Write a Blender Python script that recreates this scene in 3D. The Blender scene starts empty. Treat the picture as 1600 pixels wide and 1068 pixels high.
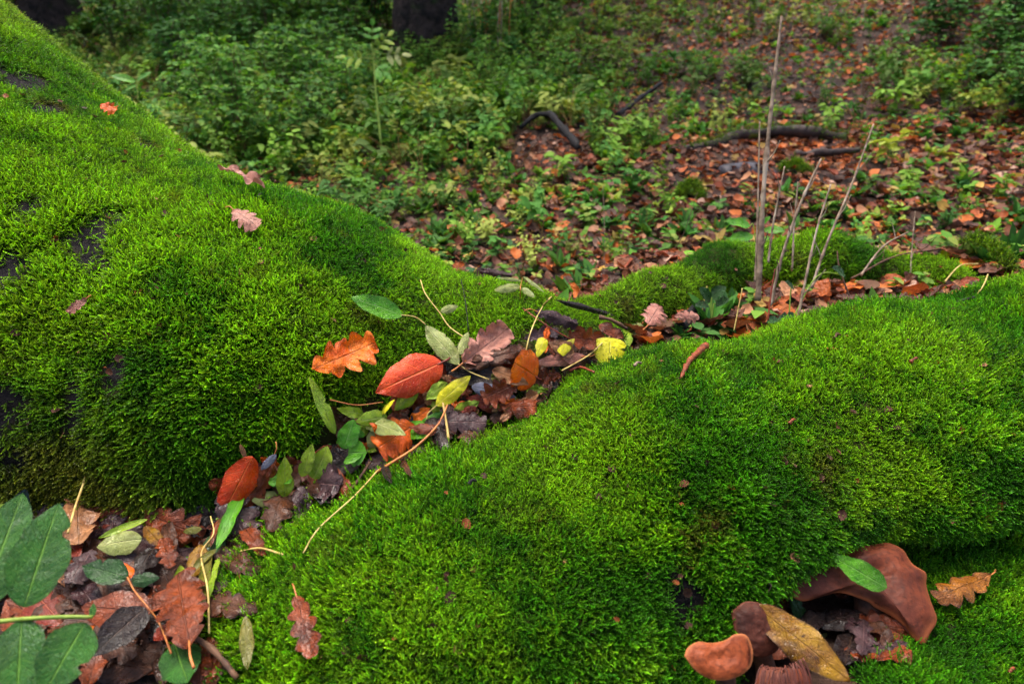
import bpy, math, random
import numpy as np
from mathutils import Vector, Matrix
random.seed(11)
S = bpy.context.scene
# ---------------------------------------------------------------- camera, sky, sun, exposure
cam = bpy.data.cameras.new('camera'); camo = bpy.data.objects.new('camera', cam); S.collection.objects.link(camo)
camo.location = (0, 0, 0.9); camo.rotation_euler = (math.radians(90 - 28), 0, 0)
cam.sensor_width = 36; cam.lens = 22.5; cam.clip_start = 0.02; cam.clip_end = 400
cam.dof.use_dof = True; cam.dof.focus_distance = 0.86; cam.dof.aperture_fstop = 5.6
S.camera = camo
SUN_EL, SUN_AZ = math.radians(68), math.radians(-30)        # soft light from above and behind the roots
world = bpy.data.worlds.new('World'); S.world = world; world.use_nodes = True
wn = world.node_tree; sky = wn.nodes.new('ShaderNodeTexSky'); sky.sky_type = 'NISHITA'; sky.sun_disc = False
sky.sun_elevation = SUN_EL; sky.sun_rotation = SUN_AZ; sky.air_density = 0.8; sky.dust_density = 6.0; sky.ozone_density = 0.3
wn.links.new(sky.outputs[0], wn.nodes['Background'].inputs[0]); wn.nodes['Background'].inputs[1].default_value = 0.115
sl = bpy.data.lights.new('sun', 'SUN'); sl.energy = 1.35; sl.angle = math.radians(45); sl.color = (1.0, 0.95, 0.86)
so = bpy.data.objects.new('sun', sl); S.collection.objects.link(so)
sd = Vector((math.sin(SUN_AZ) * math.cos(SUN_EL), math.cos(SUN_AZ) * math.cos(SUN_EL), math.sin(SUN_EL)))
so.rotation_euler = sd.to_track_quat('Z', 'Y').to_euler(); so.location = (0, 3, 8)
S.view_settings.view_transform = 'Standard'; S.view_settings.look = 'None'; S.view_settings.gamma = 1.0
S.view_settings.use_curve_mapping = False; S.view_settings.exposure = 1.6
S.render.engine = 'CYCLES'; S.cycles.use_denoising = True; S.cycles.max_bounces = 4; S.cycles.diffuse_bounces = 3; S.cycles.use_adaptive_sampling = True; S.cycles.adaptive_threshold = 0.03
S.cycles.transmission_bounces = 3; S.cycles.glossy_bounces = 2; S.cycles.sample_clamp_indirect = 4.0
# ---------------------------------------------------------------- geometry core
CAM = np.array([0.0, 0.0, 0.9]); PITCH = math.radians(28); FPX = 1000.0     # focal length in pixels of a 1600 px wide frame
SP, CP = math.sin(PITCH), math.cos(PITCH)
def ray(u, v):                                   # world direction (depth-normalised) of a viewing ray
    a = (np.asarray(u, float) - 800) / FPX; b = (534 - np.asarray(v, float)) / FPX
    return np.stack([a, CP + b * SP, -SP + b * CP], -1)
def W(u, v, D): return CAM + ray(u, v) * np.asarray(D, float)[..., None]
def project(P):
    d = P - CAM; D = d[..., 1] * CP - d[..., 2] * SP
    up = d[..., 1] * SP + d[..., 2] * CP
    D = np.where(np.abs(D) < 1e-4, 1e-4, D)
    return 800 + FPX * d[..., 0] / D, 534 - FPX * up / D, D
rng = np.random.default_rng(7)
_tab = rng.random((32, 32, 32)).astype(np.float32)
def noise3(p, scale, seed=0):                    # smooth value noise, -1..1
    q = np.asarray(p, np.float32) * np.float32(scale) + np.float32(seed * 7.31)
    i = np.floor(q).astype(np.int32); f = q - i; f = f * f * (3 - 2 * f); i &= 31; j = (i + 1) & 31
    x0, y0, z0 = i[..., 0], i[..., 1], i[..., 2]; x1, y1, z1 = j[..., 0], j[..., 1], j[..., 2]
    fx, fy, fz = f[..., 0], f[..., 1], f[..., 2]
    def L(a, b, t): return a + (b - a) * t
    c0 = L(L(_tab[x0, y0, z0], _tab[x1, y0, z0], fx), L(_tab[x0, y1, z0], _tab[x1, y1, z0], fx), fy)
    c1 = L(L(_tab[x0, y0, z1], _tab[x1, y0, z1], fx), L(_tab[x0, y1, z1], _tab[x1, y1, z1], fx), fy)
    return 2 * L(c0, c1, fz) - 1
def cone(p, a, b, ra, rb, sy=1.0):               # tapered capsule; sy < 1 stretches it along y
    s = np.array([1, sy, 1]); a = np.array(a) * s; b = np.array(b) * s; p = p * s; ba = b - a
    t = np.clip(((p - a) @ ba) / (ba @ ba), 0, 1)
    return np.linalg.norm(p - a - t[..., None] * ba, axis=-1) - (ra + (rb - ra) * t)
def chain(p, pts, sy=1.0, k=0.03):
    d = None
    for (a, ra), (b, rb) in zip(pts[:-1], pts[1:]):
        e = cone(p, a, b, ra, rb, sy); d = e if d is None else smin(d, e, k)
    return d
def smin(a, b, k):
    h = np.clip(0.5 + 0.5 * (b - a) / k, 0, 1); return b + (a - b) * h - k * h * (1 - h)
def smooth(e0, e1, x):
    t = np.clip((x - e0) / (e1 - e0), 0, 1); return t * t * (3 - 2 * t)
def ground(x, y):
    x = np.asarray(x, float); y = np.asarray(y, float)
    edge = 1.02 + 0.34 * smooth(-0.1, 0.35, x)
    near = 0.345 + 0.012 * np.sin(6 * x + 1) - 0.09 * smooth(-.36, -.22, x) * smooth(.30, .16, x) * smooth(.6, .4, y)
    far = 0.12 + 0.055 * np.clip(y - 1.4, 0, None) + 0.016 * np.clip(y - 4.0, 0, 8) ** 2 + 0.26 * np.clip(y - 12, 0, None) \
        + 0.035 * np.clip(x, -1, 6) * np.clip(y - 1.6, 0, 7) * 0.55
    far = far + 0.035 * np.sin(2.1 * x + 0.7 * y) * np.sin(1.7 * y + 0.5) * smooth(1.5, 3, y)
    near = near - 0.06 * np.exp(-((x - .33) / .13) ** 2 - ((y - .50) / .11) ** 2)
    near = near - 0.03 * smooth(.35, .5, x) * smooth(.9, .8, y) + .028 * smooth(.16, .3, x) * smooth(.9, 1.0, y)
    t = smooth(edge, edge + 0.38, y)
    low = smooth(0.36, 0.1, y) * 0.10
    return near * (1 - t) + far * t - low
L_CH = [((-1.75, 1.45, .78), .50), ((-1.00, 1.13, .345), .425), ((-.40, .975, .338), .258), ((-.02, .915, .37), .105), ((.14, .92, .39), .05)]
R_CH = [((-.21, .46, .155), .215), ((-.02, .515, .195), .212), ((.22, .67, .26), .205), ((.55, .80, .24), .225), ((.95, .86, .25), .255), ((1.45, .95, .2), .28)]
F_CH = [((.05, .83, .345), .07), ((-.10, .73, .315), .07), ((-.25, .645, .29), .065), ((-.36, .57, .27), .06)]         # low ridge filling the crease between the two roots
B_CH = [((.10, .98, .405), .035), ((.27, 1.12, .39), .045), ((.44, 1.26, .392), .050), ((.70, 1.34, .380), .054), ((.92, 1.30, .34), .05), ((1.06, 1.22, .30), .045)]
def lump(p, amp=1.0):
    return amp * (0.009 * noise3(p, 6, 1) + 0.006 * noise3(p, 14, 2) + 0.004 * noise3(p, 38, 3))
def sd_left(p, full=True):
    d = chain(p, L_CH, 0.72, 0.08)
    return d - lump(p, .55) if full else d
def sd_right(p, full=True):
    d = smin(chain(p, R_CH, 0.9, 0.08), chain(p, F_CH, 1.0, 0.03), 0.04)
    if full:
        d = d - lump(p, .8)
        q = (p - np.array([.37, .49, .275])) / np.array([.20, .135, .095])       # hollow under the root where the mushrooms grow
        c = (np.linalg.norm(q, axis=-1) - 1) * 0.085
        q = (p - np.array([.70, .55, .285])) / np.array([.34, .12, .065])        # undercut running on to the right
        c = smin(c, (np.linalg.norm(q, axis=-1) - 1) * 0.062, 0.03)
        d = -smin(-d, c, 0.03)
    return d
def sd_back(p, full=True):
    d = chain(p, B_CH, 1.0, 0.05); return d - lump(p, .25) if full else d
def sd_ground(p): return (p[..., 2] - ground(p[..., 0], p[..., 1])) * 0.85
SDS = [sd_left, sd_right, sd_back, sd_ground]
def sd_all(p): return np.minimum.reduce([f(p) for f in SDS])
def march(u, v, fs=None, tmax=9.0, t0=0.25):
    r = ray(u, v); n = np.linalg.norm(r, axis=-1); d = r / n[..., None]; t = np.full(n.shape, t0)
    fs = fs or SDS
    for _ in range(110):
        p = CAM + d * t[..., None]; s = np.minimum.reduce([f(p) for f in fs]); t = np.minimum(t + s * 0.8, tmax)
    return CAM + d * t[..., None], t < tmax - 1e-3
def normal(p, f=None):
    f = f or sd_all; e = 0.006; g = np.zeros_like(p)
    for i in range(3):
        o = np.zeros(3); o[i] = e; g[..., i] = f(p + o) - f(p - o)
    return g / np.maximum(np.linalg.norm(g, axis=-1, keepdims=True), 1e-9)
# ---------------------------------------------------------------- mesh, object and material helpers
C = S.collection
def tag(o, label=None, cat=None, group=None, kind=None):
    if label: o['label'] = label
    if cat: o['category'] = cat
    if group: o['group'] = group
    if kind: o['kind'] = kind
    return o
def mesh_np(name, V, F, mat=None, smooth_=True, uv=None, attrs=None):
    V = np.asarray(V, np.float32); me = bpy.data.meshes.new(name)
    if isinstance(F, np.ndarray):
        n, k = F.shape
        me.vertices.add(len(V)); me.vertices.foreach_set('co', V.ravel()); me.loops.add(n * k); me.polygons.add(n)
        me.loops.foreach_set('vertex_index', F.astype(np.int32).ravel())
        me.polygons.foreach_set('loop_start', np.arange(0, n * k, k, dtype=np.int32)); me.update(calc_edges=True)
    else:
        me.from_pydata(V.tolist(), [], F)
    if uv is not None:
        lay = me.uv_layers.new(name='UVMap'); li = np.empty(len(me.loops), np.int32); me.loops.foreach_get('vertex_index', li)
        lay.data.foreach_set('uv', np.asarray(uv, np.float32)[li].ravel())
    for k, a in (attrs or {}).items():
        a = np.asarray(a, np.float32)
        if a.ndim == 1: me.attributes.new(k, 'FLOAT', 'POINT').data.foreach_set('value', a)
        else: me.attributes.new(k, 'FLOAT_COLOR', 'POINT').data.foreach_set('color', a.ravel())
    if smooth_ and len(me.polygons): me.polygons.foreach_set('use_smooth', np.ones(len(me.polygons), bool))
    if mat: me.materials.append(mat)
    me.validate(); me.update(); return me
def obj(name, me, parent=None, loc=(0, 0, 0)):
    o = bpy.data.objects.new(name, me); C.objects.link(o); o.location = loc
    if parent is not None: o.parent = parent
    return o
def empty(name, loc=(0, 0, 0)):
    o = bpy.data.objects.new(name, None); C.objects.link(o); o.location = loc; o.empty_display_size = 0.02; return o
def child(name, V, F, mat, parent, **k):         # a part whose vertices are given in world space
    V = np.asarray(V, float) - np.array(parent.location); return obj(name, mesh_np(name, V, F, mat, **k), parent)
def lin(rgb, g=1.0):
    c = np.asarray(rgb, float) / 255; c = np.where(c <= .04045, c / 12.92, ((c + .055) / 1.055) ** 2.4) * g; return (float(c[0]), float(c[1]), float(c[2]), 1.0)
class NT:
    def __init__(s, name):
        s.m = bpy.data.materials.new(name); s.m.use_nodes = True; s.t = s.m.node_tree; s.t.nodes.clear()
        s.out = s.n('ShaderNodeOutputMaterial')
    def n(s, t, **k):
        nd = s.t.nodes.new(t)
        for a, b in k.items(): setattr(nd, a, b)
        return nd
    def put(s, sock, v):
        if isinstance(v, bpy.types.NodeSocket): s.t.links.new(v, sock)
        elif v is not None:
            sock.default_value = v
    def math(s, op, a, b=None, clamp=False):
        n = s.n('ShaderNodeMath', operation=op, use_clamp=clamp); s.put(n.inputs[0], a)
        if b is not None: s.put(n.inputs[1], b)
        return n.outputs[0]
    def mix(s, f, a, b, mode='MIX'):
        n = s.n('ShaderNodeMix', data_type='RGBA', blend_type=mode); s.put(n.inputs[0], f); s.put(n.inputs[6], a); s.put(n.inputs[7], b); return n.outputs[2]
    def noise(s, vec, scale, detail=3, rough=.55, w=None):
        n = s.n('ShaderNodeTexNoise'); n.inputs['Scale'].default_value = scale; n.inputs['Detail'].default_value = detail; n.inputs['Roughness'].default_value = rough
        if vec is not None: s.t.links.new(vec, n.inputs['Vector'])
        return n.outputs['Fac']
    def ramp(s, f, a, b): 
        n = s.n('ShaderNodeMapRange', interpolation_type='SMOOTHSTEP'); s.put(n.inputs[0], f); n.inputs[1].default_value = a; n.inputs[2].default_value = b; return n.outputs[0]
    def attr(s, name, kind='GEOMETRY', out='Color'):
        n = s.n('ShaderNodeAttribute', attribute_name=name, attribute_type=kind); return n.outputs[out]
    def bump(s, h, strength=.5, dist=.002):
        n = s.n('ShaderNodeBump'); n.inputs['Strength'].default_value = strength; n.inputs['Distance'].default_value = dist; s.put(n.inputs['Height'], h); return n.outputs[0]
    def finish(s, col, rough=.5, spec=.4, normal=None, trans=0.0, tcol=None, coat=0):
        p = s.n('ShaderNodeBsdfPrincipled'); s.put(p.inputs['Base Color'], col); s.put(p.inputs['Roughness'], rough); p.inputs['Specular IOR Level'].default_value = spec
        if coat: p.inputs['Coat Weight'].default_value = coat; p.inputs['Coat Roughness'].default_value = .12
        if normal is not None: s.t.links.new(normal, p.inputs['Normal'])
        sh = p.outputs[0]
        if trans:
            t = s.n('ShaderNodeBsdfTranslucent'); s.put(t.inputs[0], tcol or col); m = s.n('ShaderNodeMixShader'); m.inputs[0].default_value = trans
            s.t.links.new(sh, m.inputs[1]); s.t.links.new(t.outputs[0], m.inputs[2]); sh = m.outputs[0]
        s.t.links.new(sh, s.out.inputs['Surface']); return s.m
def objvec(t, rnd=True):
    tc = t.n('ShaderNodeTexCoord').outputs['Object']
    if not rnd: return tc
    oi = t.n('ShaderNodeObjectInfo').outputs['Random']; v = t.n('ShaderNodeVectorMath', operation='ADD'); t.t.links.new(tc, v.inputs[0])
    k = t.math('MULTIPLY', oi, 37.0); t.t.links.new(k, v.inputs[1]); return v.outputs[0]
def leaf_mat(name, a, b, spot, vein, rough=.42, spots=.5, trans=.16, nv=7, coat=.04):
    t = NT(name); vec = objvec(t); uv = t.n('ShaderNodeSeparateXYZ'); t.t.links.new(t.n('ShaderNodeUVMap').outputs[0], uv.inputs[0])
    s_, c_ = uv.outputs[0], t.math('ABSOLUTE', t.math('SUBTRACT', uv.outputs[1], .5))
    mid = t.ramp(c_, .035, .008)
    w = t.math('SINE', t.math('MULTIPLY', t.math('SUBTRACT', s_, t.math('MULTIPLY', c_, .42)), nv * 6.283))
    side = t.math('MULTIPLY', t.ramp(w, .90, 1.0), .5)
    vn = t.math('MAXIMUM', mid, side)
    fine = t.noise(vec, 420, 2)
    col = t.mix(t.ramp(t.noise(vec, 34, 4, .62), .36, .66), a, b)
    col = t.mix(t.math('MULTIPLY', t.ramp(t.noise(vec, 130, 3), .60, .72), spots), col, spot)
    col = t.mix(t.math('MULTIPLY', t.ramp(t.noise(vec, 26, 4, .6), .54, .68), .25 + .6 * spots), col, spot); col = t.mix(t.math('MULTIPLY', t.ramp(t.noise(vec, 17, 3), .42, .62), .45), col, t.mix(.5, col, b))
    edge = t.ramp(t.math('ADD', c_, t.math('MULTIPLY', t.math('SUBTRACT', t.noise(vec, 70, 3), .5), .35)), .40, .54); col = t.mix(t.math('MULTIPLY', edge, .3 + .6 * spots), col, spot)
    col = t.mix(t.math('MULTIPLY', vn, .55), col, vein)
    vo = t.n('ShaderNodeTexVoronoi', feature='DISTANCE_TO_EDGE'); vo.inputs['Scale'].default_value = 420; t.t.links.new(vec, vo.inputs['Vector']); ret = t.ramp(vo.outputs[0], .09, .0)
    col = t.mix(t.math('MULTIPLY', ret, .22), col, vein); col = t.mix(t.math('MULTIPLY', t.ramp(t.noise(vec, 260, 2), .66, .74), .35 + .45 * spots), col, spot)
    vn = t.math('MAXIMUM', vn, t.math('MULTIPLY', ret, .4))
    hgt = t.math('ADD', t.math('MULTIPLY', vn, -.8), t.math('ADD', t.math('MULTIPLY', fine, .35), t.noise(vec, 90, 2)))
    wet = t.ramp(t.noise(vec, 48, 3), .44, .60); rg = t.math('SUBTRACT', rough + .12, t.math('MULTIPLY', wet, .30))
    return t.finish(col, rg, .42, t.bump(hgt, .9, .0024), trans, col, coat)
def lm(name, a, b, spot=(45, 28, 22), vein=None, **k):
    return leaf_mat(name, lin(a), lin(b), lin(spot), lin(vein) if vein else lin([x * .6 for x in a]), **k)
M = {}
M['orange'] = lm('leaf_orange', (250, 126, 8), (232, 92, 6), (130, 54, 18))
M['red'] = lm('leaf_red_orange', (236, 78, 12), (208, 54, 8), (150, 40, 16), (240, 120, 50))
M['deepred'] = lm('leaf_deep_red', (136, 42, 22), (96, 28, 16), (60, 20, 16), (170, 84, 50))
M['ochre'] = lm('leaf_ochre', (166, 104, 34), (116, 66, 24), (60, 34, 20), spots=.8)
M['rust'] = lm('leaf_rust', (146, 66, 26), (94, 40, 18), (44, 24, 18))
M['brown'] = lm('leaf_brown', (98, 58, 36), (62, 36, 24), (28, 18, 16))
M['tan'] = lm('leaf_tan', (190, 136, 92), (140, 92, 60), (80, 50, 34))
M['pink'] = lm('leaf_pink', (206, 144, 124), (166, 104, 88), (110, 66, 56))
M['purple'] = lm('leaf_purple', (84, 58, 60), (52, 34, 38), (26, 18, 20), (116, 86, 84), rough=.36)
M['dark'] = lm('leaf_dark', (46, 34, 32), (26, 19, 20), (14, 11, 12), (80, 60, 48), rough=.36)
M['yellow'] = lm('leaf_yellow', (236, 228, 22), (200, 196, 20), (96, 84, 20), (224, 214, 90), spots=.6)
M['gold'] = lm('leaf_gold', (160, 120, 16), (106, 62, 16), (58, 30, 14), (120, 80, 30), spots=1.0)
M['ygreen'] = lm('leaf_yellow_green', (160, 186, 36), (118, 154, 28), (70, 84, 24), (176, 190, 96))
M['green'] = lm('leaf_green', (96, 166, 16), (64, 138, 12), (40, 70, 26), (130, 176, 90), spots=.25)
M['pale'] = lm('leaf_pale_green', (164, 172, 96), (126, 142, 70), (100, 92, 50), (190, 190, 130))
M['olive'] = lm('leaf_olive', (122, 116, 36), (90, 96, 30), (70, 46, 22), (150, 140, 70))
M['dkgreen'] = lm('leaf_dark_green', (44, 88, 34), (28, 62, 26), (22, 34, 22), (66, 108, 50), spots=.35)
M['blue'] = lm('leaf_blue_green', (34, 70, 66), (24, 52, 50), (20, 34, 36), (60, 92, 84), spots=.2)
M['grey'] = lm('leaf_grey', (128, 132, 152), (98, 100, 118), (70, 66, 76), (150, 150, 166))
M['ash'] = lm('leaf_ash', (40, 100, 16), (26, 80, 18), (20, 46, 16), (104, 150, 44), spots=.3, nv=13, rough=.6, coat=0, trans=.12)
def plain(name, a, b, scale=60, rough=.6, bump=.4, dist=.002, spec=.3, coat=0, spot=None, sscale=20, rnd=True):
    t = NT(name); v = objvec(t, rnd); n = t.noise(v, scale, 5, .6); col = t.mix(t.ramp(n, .34, .68), lin(a), lin(b))
    if spot: col = t.mix(t.ramp(t.noise(v, sscale, 3), .52, .64), col, lin(spot))
    return t.finish(col, rough, spec, t.bump(n, bump, dist), coat=coat)
M['stem'] = plain('stem_straw', (206, 184, 110), (170, 140, 76), 90, .45)
M['stem_or'] = plain('stem_orange', (196, 126, 66), (150, 84, 44), 90, .45)
M['stem_green'] = plain('stem_green', (138, 160, 60), (104, 132, 44), 90, .45)
M['stem_red'] = plain('stem_red', (140, 62, 44), (96, 44, 36), 90, .45)
M['stalk'] = plain('stalk_dry', (150, 130, 110), (94, 76, 62), 60, .85, .8, .002, spot=(176, 158, 140))
M['twig'] = plain('twig_brown', (104, 74, 54), (58, 40, 32), 70, .7)
M['twig_or'] = plain('twig_orange', (150, 74, 38), (92, 44, 26), 70, .6)
M['black'] = plain('char_black', (30, 28, 30), (14, 13, 15), 160, .75, .9, .004)
M['wood'] = plain('wood_wet', (66, 50, 44), (34, 26, 24), 26, .55, .9, .01, spot=(84, 104, 26), sscale=7)
M['bark'] = plain('bark_tree', (62, 50, 46), (24, 20, 20), 12, .9, 1, .05, spot=(44, 62, 24), sscale=3.2)
M['mossbark'] = plain('bark_mossy', (96, 118, 34), (50, 54, 26), 14, .9, 1, .02)
M['rock'] = plain('rock_wet', (64, 62, 72), (36, 34, 40), 22, .5, .8, .01)
def cap_mat(name, a, b, rim):
    t = NT(name); v = objvec(t); n1 = t.noise(v, 24, 4); n2 = t.noise(v, 210, 3); rad = t.attr('rad', out='Fac'); col = t.mix(t.ramp(n1, .35, .65), lin(a), lin(b)); col = t.mix(t.math('MULTIPLY', t.ramp(n2, .5, .7), .5), col, lin([x * .6 for x in b]))
    rr = t.math('ADD', rad, t.math('MULTIPLY', t.math('SUBTRACT', n1, .5), .25)); col = t.mix(t.math('MULTIPLY', t.ramp(rr, .86, 1.0), .8), col, lin(rim)); col = t.mix(t.math('MULTIPLY', t.ramp(t.math('SINE', t.math('MULTIPLY', rr, 42)), .2, 1), .22), col, lin([x * .55 for x in b]))
    return t.finish(col, t.math('ADD', t.math('MULTIPLY', n2, .3), .45), .25, t.bump(t.math('ADD', n2, n1), .5, .0015))
M['cap'] = cap_mat('mushroom_cap', (110, 52, 28), (78, 34, 20), (146, 78, 44))
M['cap3'] = cap_mat('mushroom_cap_dark', (78, 38, 24), (54, 26, 18), (92, 48, 30))
M['cap2'] = cap_mat('mushroom_cap_pale', (146, 70, 32), (112, 50, 24), (166, 100, 58))
M['gill'] = plain('mushroom_gill', (104, 56, 44), (66, 34, 28), 80, .6)
M['mstem'] = plain('mushroom_stem', (96, 62, 46), (52, 34, 28), 90, .7, .8, .003)
def tube(path, r0, r1, n=7, knots=(), caps=True, rough=0.0):       # tapered tube along a polyline
    path = np.asarray(path, float); m = len(path); t = np.gradient(path, axis=0); t /= np.maximum(np.linalg.norm(t, axis=1, keepdims=True), 1e-9)
    up = np.array([0.3, 0.9, 0.2]); a = np.cross(t, up); a /= np.linalg.norm(a, axis=1, keepdims=True) + 1e-9; b = np.cross(t, a)
    s = np.linspace(0, 1, m); r = r0 + (r1 - r0) * s
    for k, amt in knots: r = r * (1 + amt * np.exp(-((s - k) / .02) ** 2))
    th = np.arange(n) * 2 * math.pi / n; V = path[:, None] + r[:, None, None] * (np.cos(th)[None, :, None] * a[:, None] + np.sin(th)[None, :, None] * b[:, None])
    if rough:
        V = V + (noise3(V, 1 / (r0 * 2.2), 5) * rough)[..., None] * (V - path[:, None])
    V = V.reshape(-1, 3); i = np.arange((m - 1) * n); j = i // n; k = i % n; k2 = (k + 1) % n
    F = np.stack([j * n + k, j * n + k2, (j + 1) * n + k2, (j + 1) * n + k], 1).tolist()
    if caps: F += [list(range(n))[::-1], [(m - 1) * n + q for q in range(n)]]
    return V, F
def spline(pts, n=None):
    p = np.asarray(pts, float); n = n or 6 * (len(p) - 1) + 1
    if len(p) == 2:
        q = np.linspace(0, 1, n)[:, None]; return p[0] * (1 - q) + p[1] * q
    e = np.vstack([2 * p[0] - p[1], p, 2 * p[-1] - p[-2]]); out = []
    for s in np.linspace(0, len(p) - 1 - 1e-6, n):
        i = int(s); f = s - i; a, b, c, d = e[i:i + 4]
        out.append(.5 * (2 * b + (c - a) * f + (2 * a - 5 * b + 4 * c - d) * f * f + (3 * b - a - 3 * c + d) * f ** 3))
    return np.array(out)
# ---- scatter of instances (stuff only: moss, litter, ground cover)
def euler_from(z, spin):
    z = z / np.linalg.norm(z, axis=1, keepdims=True); h = np.where(np.abs(z[:, :1]) < .8, np.array([[1., 0, 0]]), np.array([[0, 1., 0]]))
    a = np.cross(h, z); a /= np.linalg.norm(a, axis=1, keepdims=True); b = np.cross(z, a)
    x = a * np.cos(spin)[:, None] + b * np.sin(spin)[:, None]; y = np.cross(z, x)
    return np.stack([np.arctan2(y[:, 2], z[:, 2]), -np.arcsin(np.clip(x[:, 2], -1, 1)), np.arctan2(x[:, 1], x[:, 0])], 1)
_groups = {}
def scatter(name, P, E, sc, col, idx, templates, key, parent=None):
    if key not in _groups:
        tc = bpy.data.collections.new(key + '_templates')
        for k, me in enumerate(templates): tc.objects.link(bpy.data.objects.new(f'{key}_shape_{k:02d}', me))
        g = bpy.data.node_groups.new(key, 'GeometryNodeTree'); g.interface.new_socket('Geometry', in_out='INPUT', socket_type='NodeSocketGeometry'); g.interface.new_socket('Geometry', in_out='OUTPUT', socket_type='NodeSocketGeometry')
        a = g.nodes.new('NodeGroupInput'); z = g.nodes.new('NodeGroupOutput'); ip = g.nodes.new('GeometryNodeInstanceOnPoints'); ci = g.nodes.new('GeometryNodeCollectionInfo')
        ci.inputs['Collection'].default_value = tc; ci.inputs['Separate Children'].default_value = True; ci.inputs['Reset Children'].default_value = True
        def na(n, ty):
            x = g.nodes.new('GeometryNodeInputNamedAttribute'); x.data_type = ty; x.inputs[0].default_value = n; return x.outputs[0]
        er = g.nodes.new('FunctionNodeEulerToRotation'); g.links.new(na('rot', 'FLOAT_VECTOR'), er.inputs[0])
        g.links.new(a.outputs[0], ip.inputs['Points']); g.links.new(ci.outputs[0], ip.inputs['Instance']); ip.inputs['Pick Instance'].default_value = True
        g.links.new(na('idx', 'INT'), ip.inputs['Instance Index']); g.links.new(er.outputs[0], ip.inputs['Rotation']); g.links.new(na('scl', 'FLOAT'), ip.inputs['Scale'])
        g.links.new(ip.outputs[0], z.inputs[0]); _groups[key] = g
    me = bpy.data.meshes.new(name); n = len(P); me.vertices.add(n); me.vertices.foreach_set('co', np.asarray(P, np.float32).ravel())
    me.attributes.new('rot', 'FLOAT_VECTOR', 'POINT').data.foreach_set('vector', np.asarray(E, np.float32).ravel())
    me.attributes.new('scl', 'FLOAT', 'POINT').data.foreach_set('value', np.asarray(sc, np.float32))
    me.attributes.new('idx', 'INT', 'POINT').data.foreach_set('value', np.asarray(idx, np.int32))
    c4 = np.ones((n, 4), np.float32); c4[:, :3] = col; me.attributes.new('col', 'FLOAT_COLOR', 'POINT').data.foreach_set('color', c4.ravel())
    o = obj(name, me, parent); md = o.modifiers.new('scatter', 'NODES'); md.node_group = _groups[key]; o['kind'] = 'stuff'; return o
def surface_nets(f, lo, hi, h):                  # polygonise f = 0
    lo = np.array(lo, float); n = np.ceil((np.array(hi) - lo) / h).astype(int) + 1
    ax = [lo[i] + np.arange(n[i]) * h for i in range(3)]; v = np.empty(n, np.float32)
    for i in range(0, n[0], 16):
        g = np.stack(np.meshgrid(ax[0][i:i + 16], ax[1], ax[2], indexing='ij'), -1); v[i:i + 16] = f(g)
    s = v < 0; cs = [s[i:n[0] - 1 + i, j:n[1] - 1 + j, k:n[2] - 1 + k] for i in (0, 1) for j in (0, 1) for k in (0, 1)]
    cnt = sum(c.astype(np.int8) for c in cs); act = (cnt > 0) & (cnt < 8); ids = np.full(act.shape, -1, np.int64); I = np.argwhere(act); ids[act] = np.arange(len(I))
    acc = np.zeros((len(I), 3)); num = np.zeros(len(I)); cor = [(i, j, k) for i in (0, 1) for j in (0, 1) for k in (0, 1)]
    for a in cor:
        for d in range(3):
            if a[d]: continue
            b = list(a); b[d] = 1; A = I + np.array(a); B = I + np.array(b); va = v[A[:, 0], A[:, 1], A[:, 2]]; vb = v[B[:, 0], B[:, 1], B[:, 2]]
            m = (va < 0) != (vb < 0); t = np.where(m, va / np.where(m, va - vb, 1), 0); P = A + (B - A) * t[:, None]; acc[m] += P[m]; num += m
    V = lo + acc / num[:, None] * h; Q = []
    for d in range(3):
        e, g = (d + 1) % 3, (d + 2) % 3; sl0 = [slice(None)] * 3; sl1 = [slice(None)] * 3; sl0[d] = slice(0, n[d] - 1); sl1[d] = slice(1, n[d])
        E = np.argwhere(s[tuple(sl0)] != s[tuple(sl1)]); E = E[(E[:, e] > 0) & (E[:, g] > 0) & (E[:, e] < n[e] - 1) & (E[:, g] < n[g] - 1)]
        oe = np.eye(3, dtype=int)[e]; og = np.eye(3, dtype=int)[g]; k = [E - oe - og, E - og, E, E - oe]; q = np.stack([ids[x[:, 0], x[:, 1], x[:, 2]] for x in k], 1)
        fl = ~s[E[:, 0], E[:, 1], E[:, 2]]; q[fl] = q[fl][:, ::-1]; Q.append(q)
    return V, np.vstack(Q)
def inpoly(u, v, poly):
    r = np.zeros(np.shape(u), bool); p = poly; j = len(p) - 1
    for i in range(len(p)):
        (xi, yi), (xj, yj) = p[i], p[j]
        c = ((yi > v) != (yj > v)) & (u < (xj - xi) * (v - yi) / (yj - yi + 1e-9) + xi); r ^= c; j = i
    return r
# ---------------------------------------------------------------- ground and mossy roots
t = NT('soil'); v = objvec(t, False); n1 = t.noise(v, 9, 6, .65)
M['soil'] = t.finish(t.mix(t.ramp(n1, .35, .7), lin((62, 42, 30)), lin((30, 22, 18))), .85, .3, t.bump(n1, 1, .03))
def axis(core0, core1, h, lo, hi, g=1.16):
    a = list(np.arange(core0, core1 + h / 2, h)); s = h
    while a[-1] < hi: s *= g; a.append(a[-1] + s)
    s = h; b = []
    x = core0
    while x > lo: s *= g; x -= s; b.append(x)
    return np.array(b[::-1] + a)
gx = axis(-2.2, 2.6, .035, -32, 32); gy = axis(0.1, 3.4, .035, -9, 45)
X, Y = np.meshgrid(gx, gy, indexing='ij'); Z = ground(X, Y); GP = np.stack([X, Y, Z], -1)
Z = Z + .012 * noise3(GP, 5, 9) + .006 * noise3(GP, 14, 4)
nx, ny = X.shape; ii = np.arange((nx - 1) * (ny - 1)); ia, ja = ii // (ny - 1), ii % (ny - 1)
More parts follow.
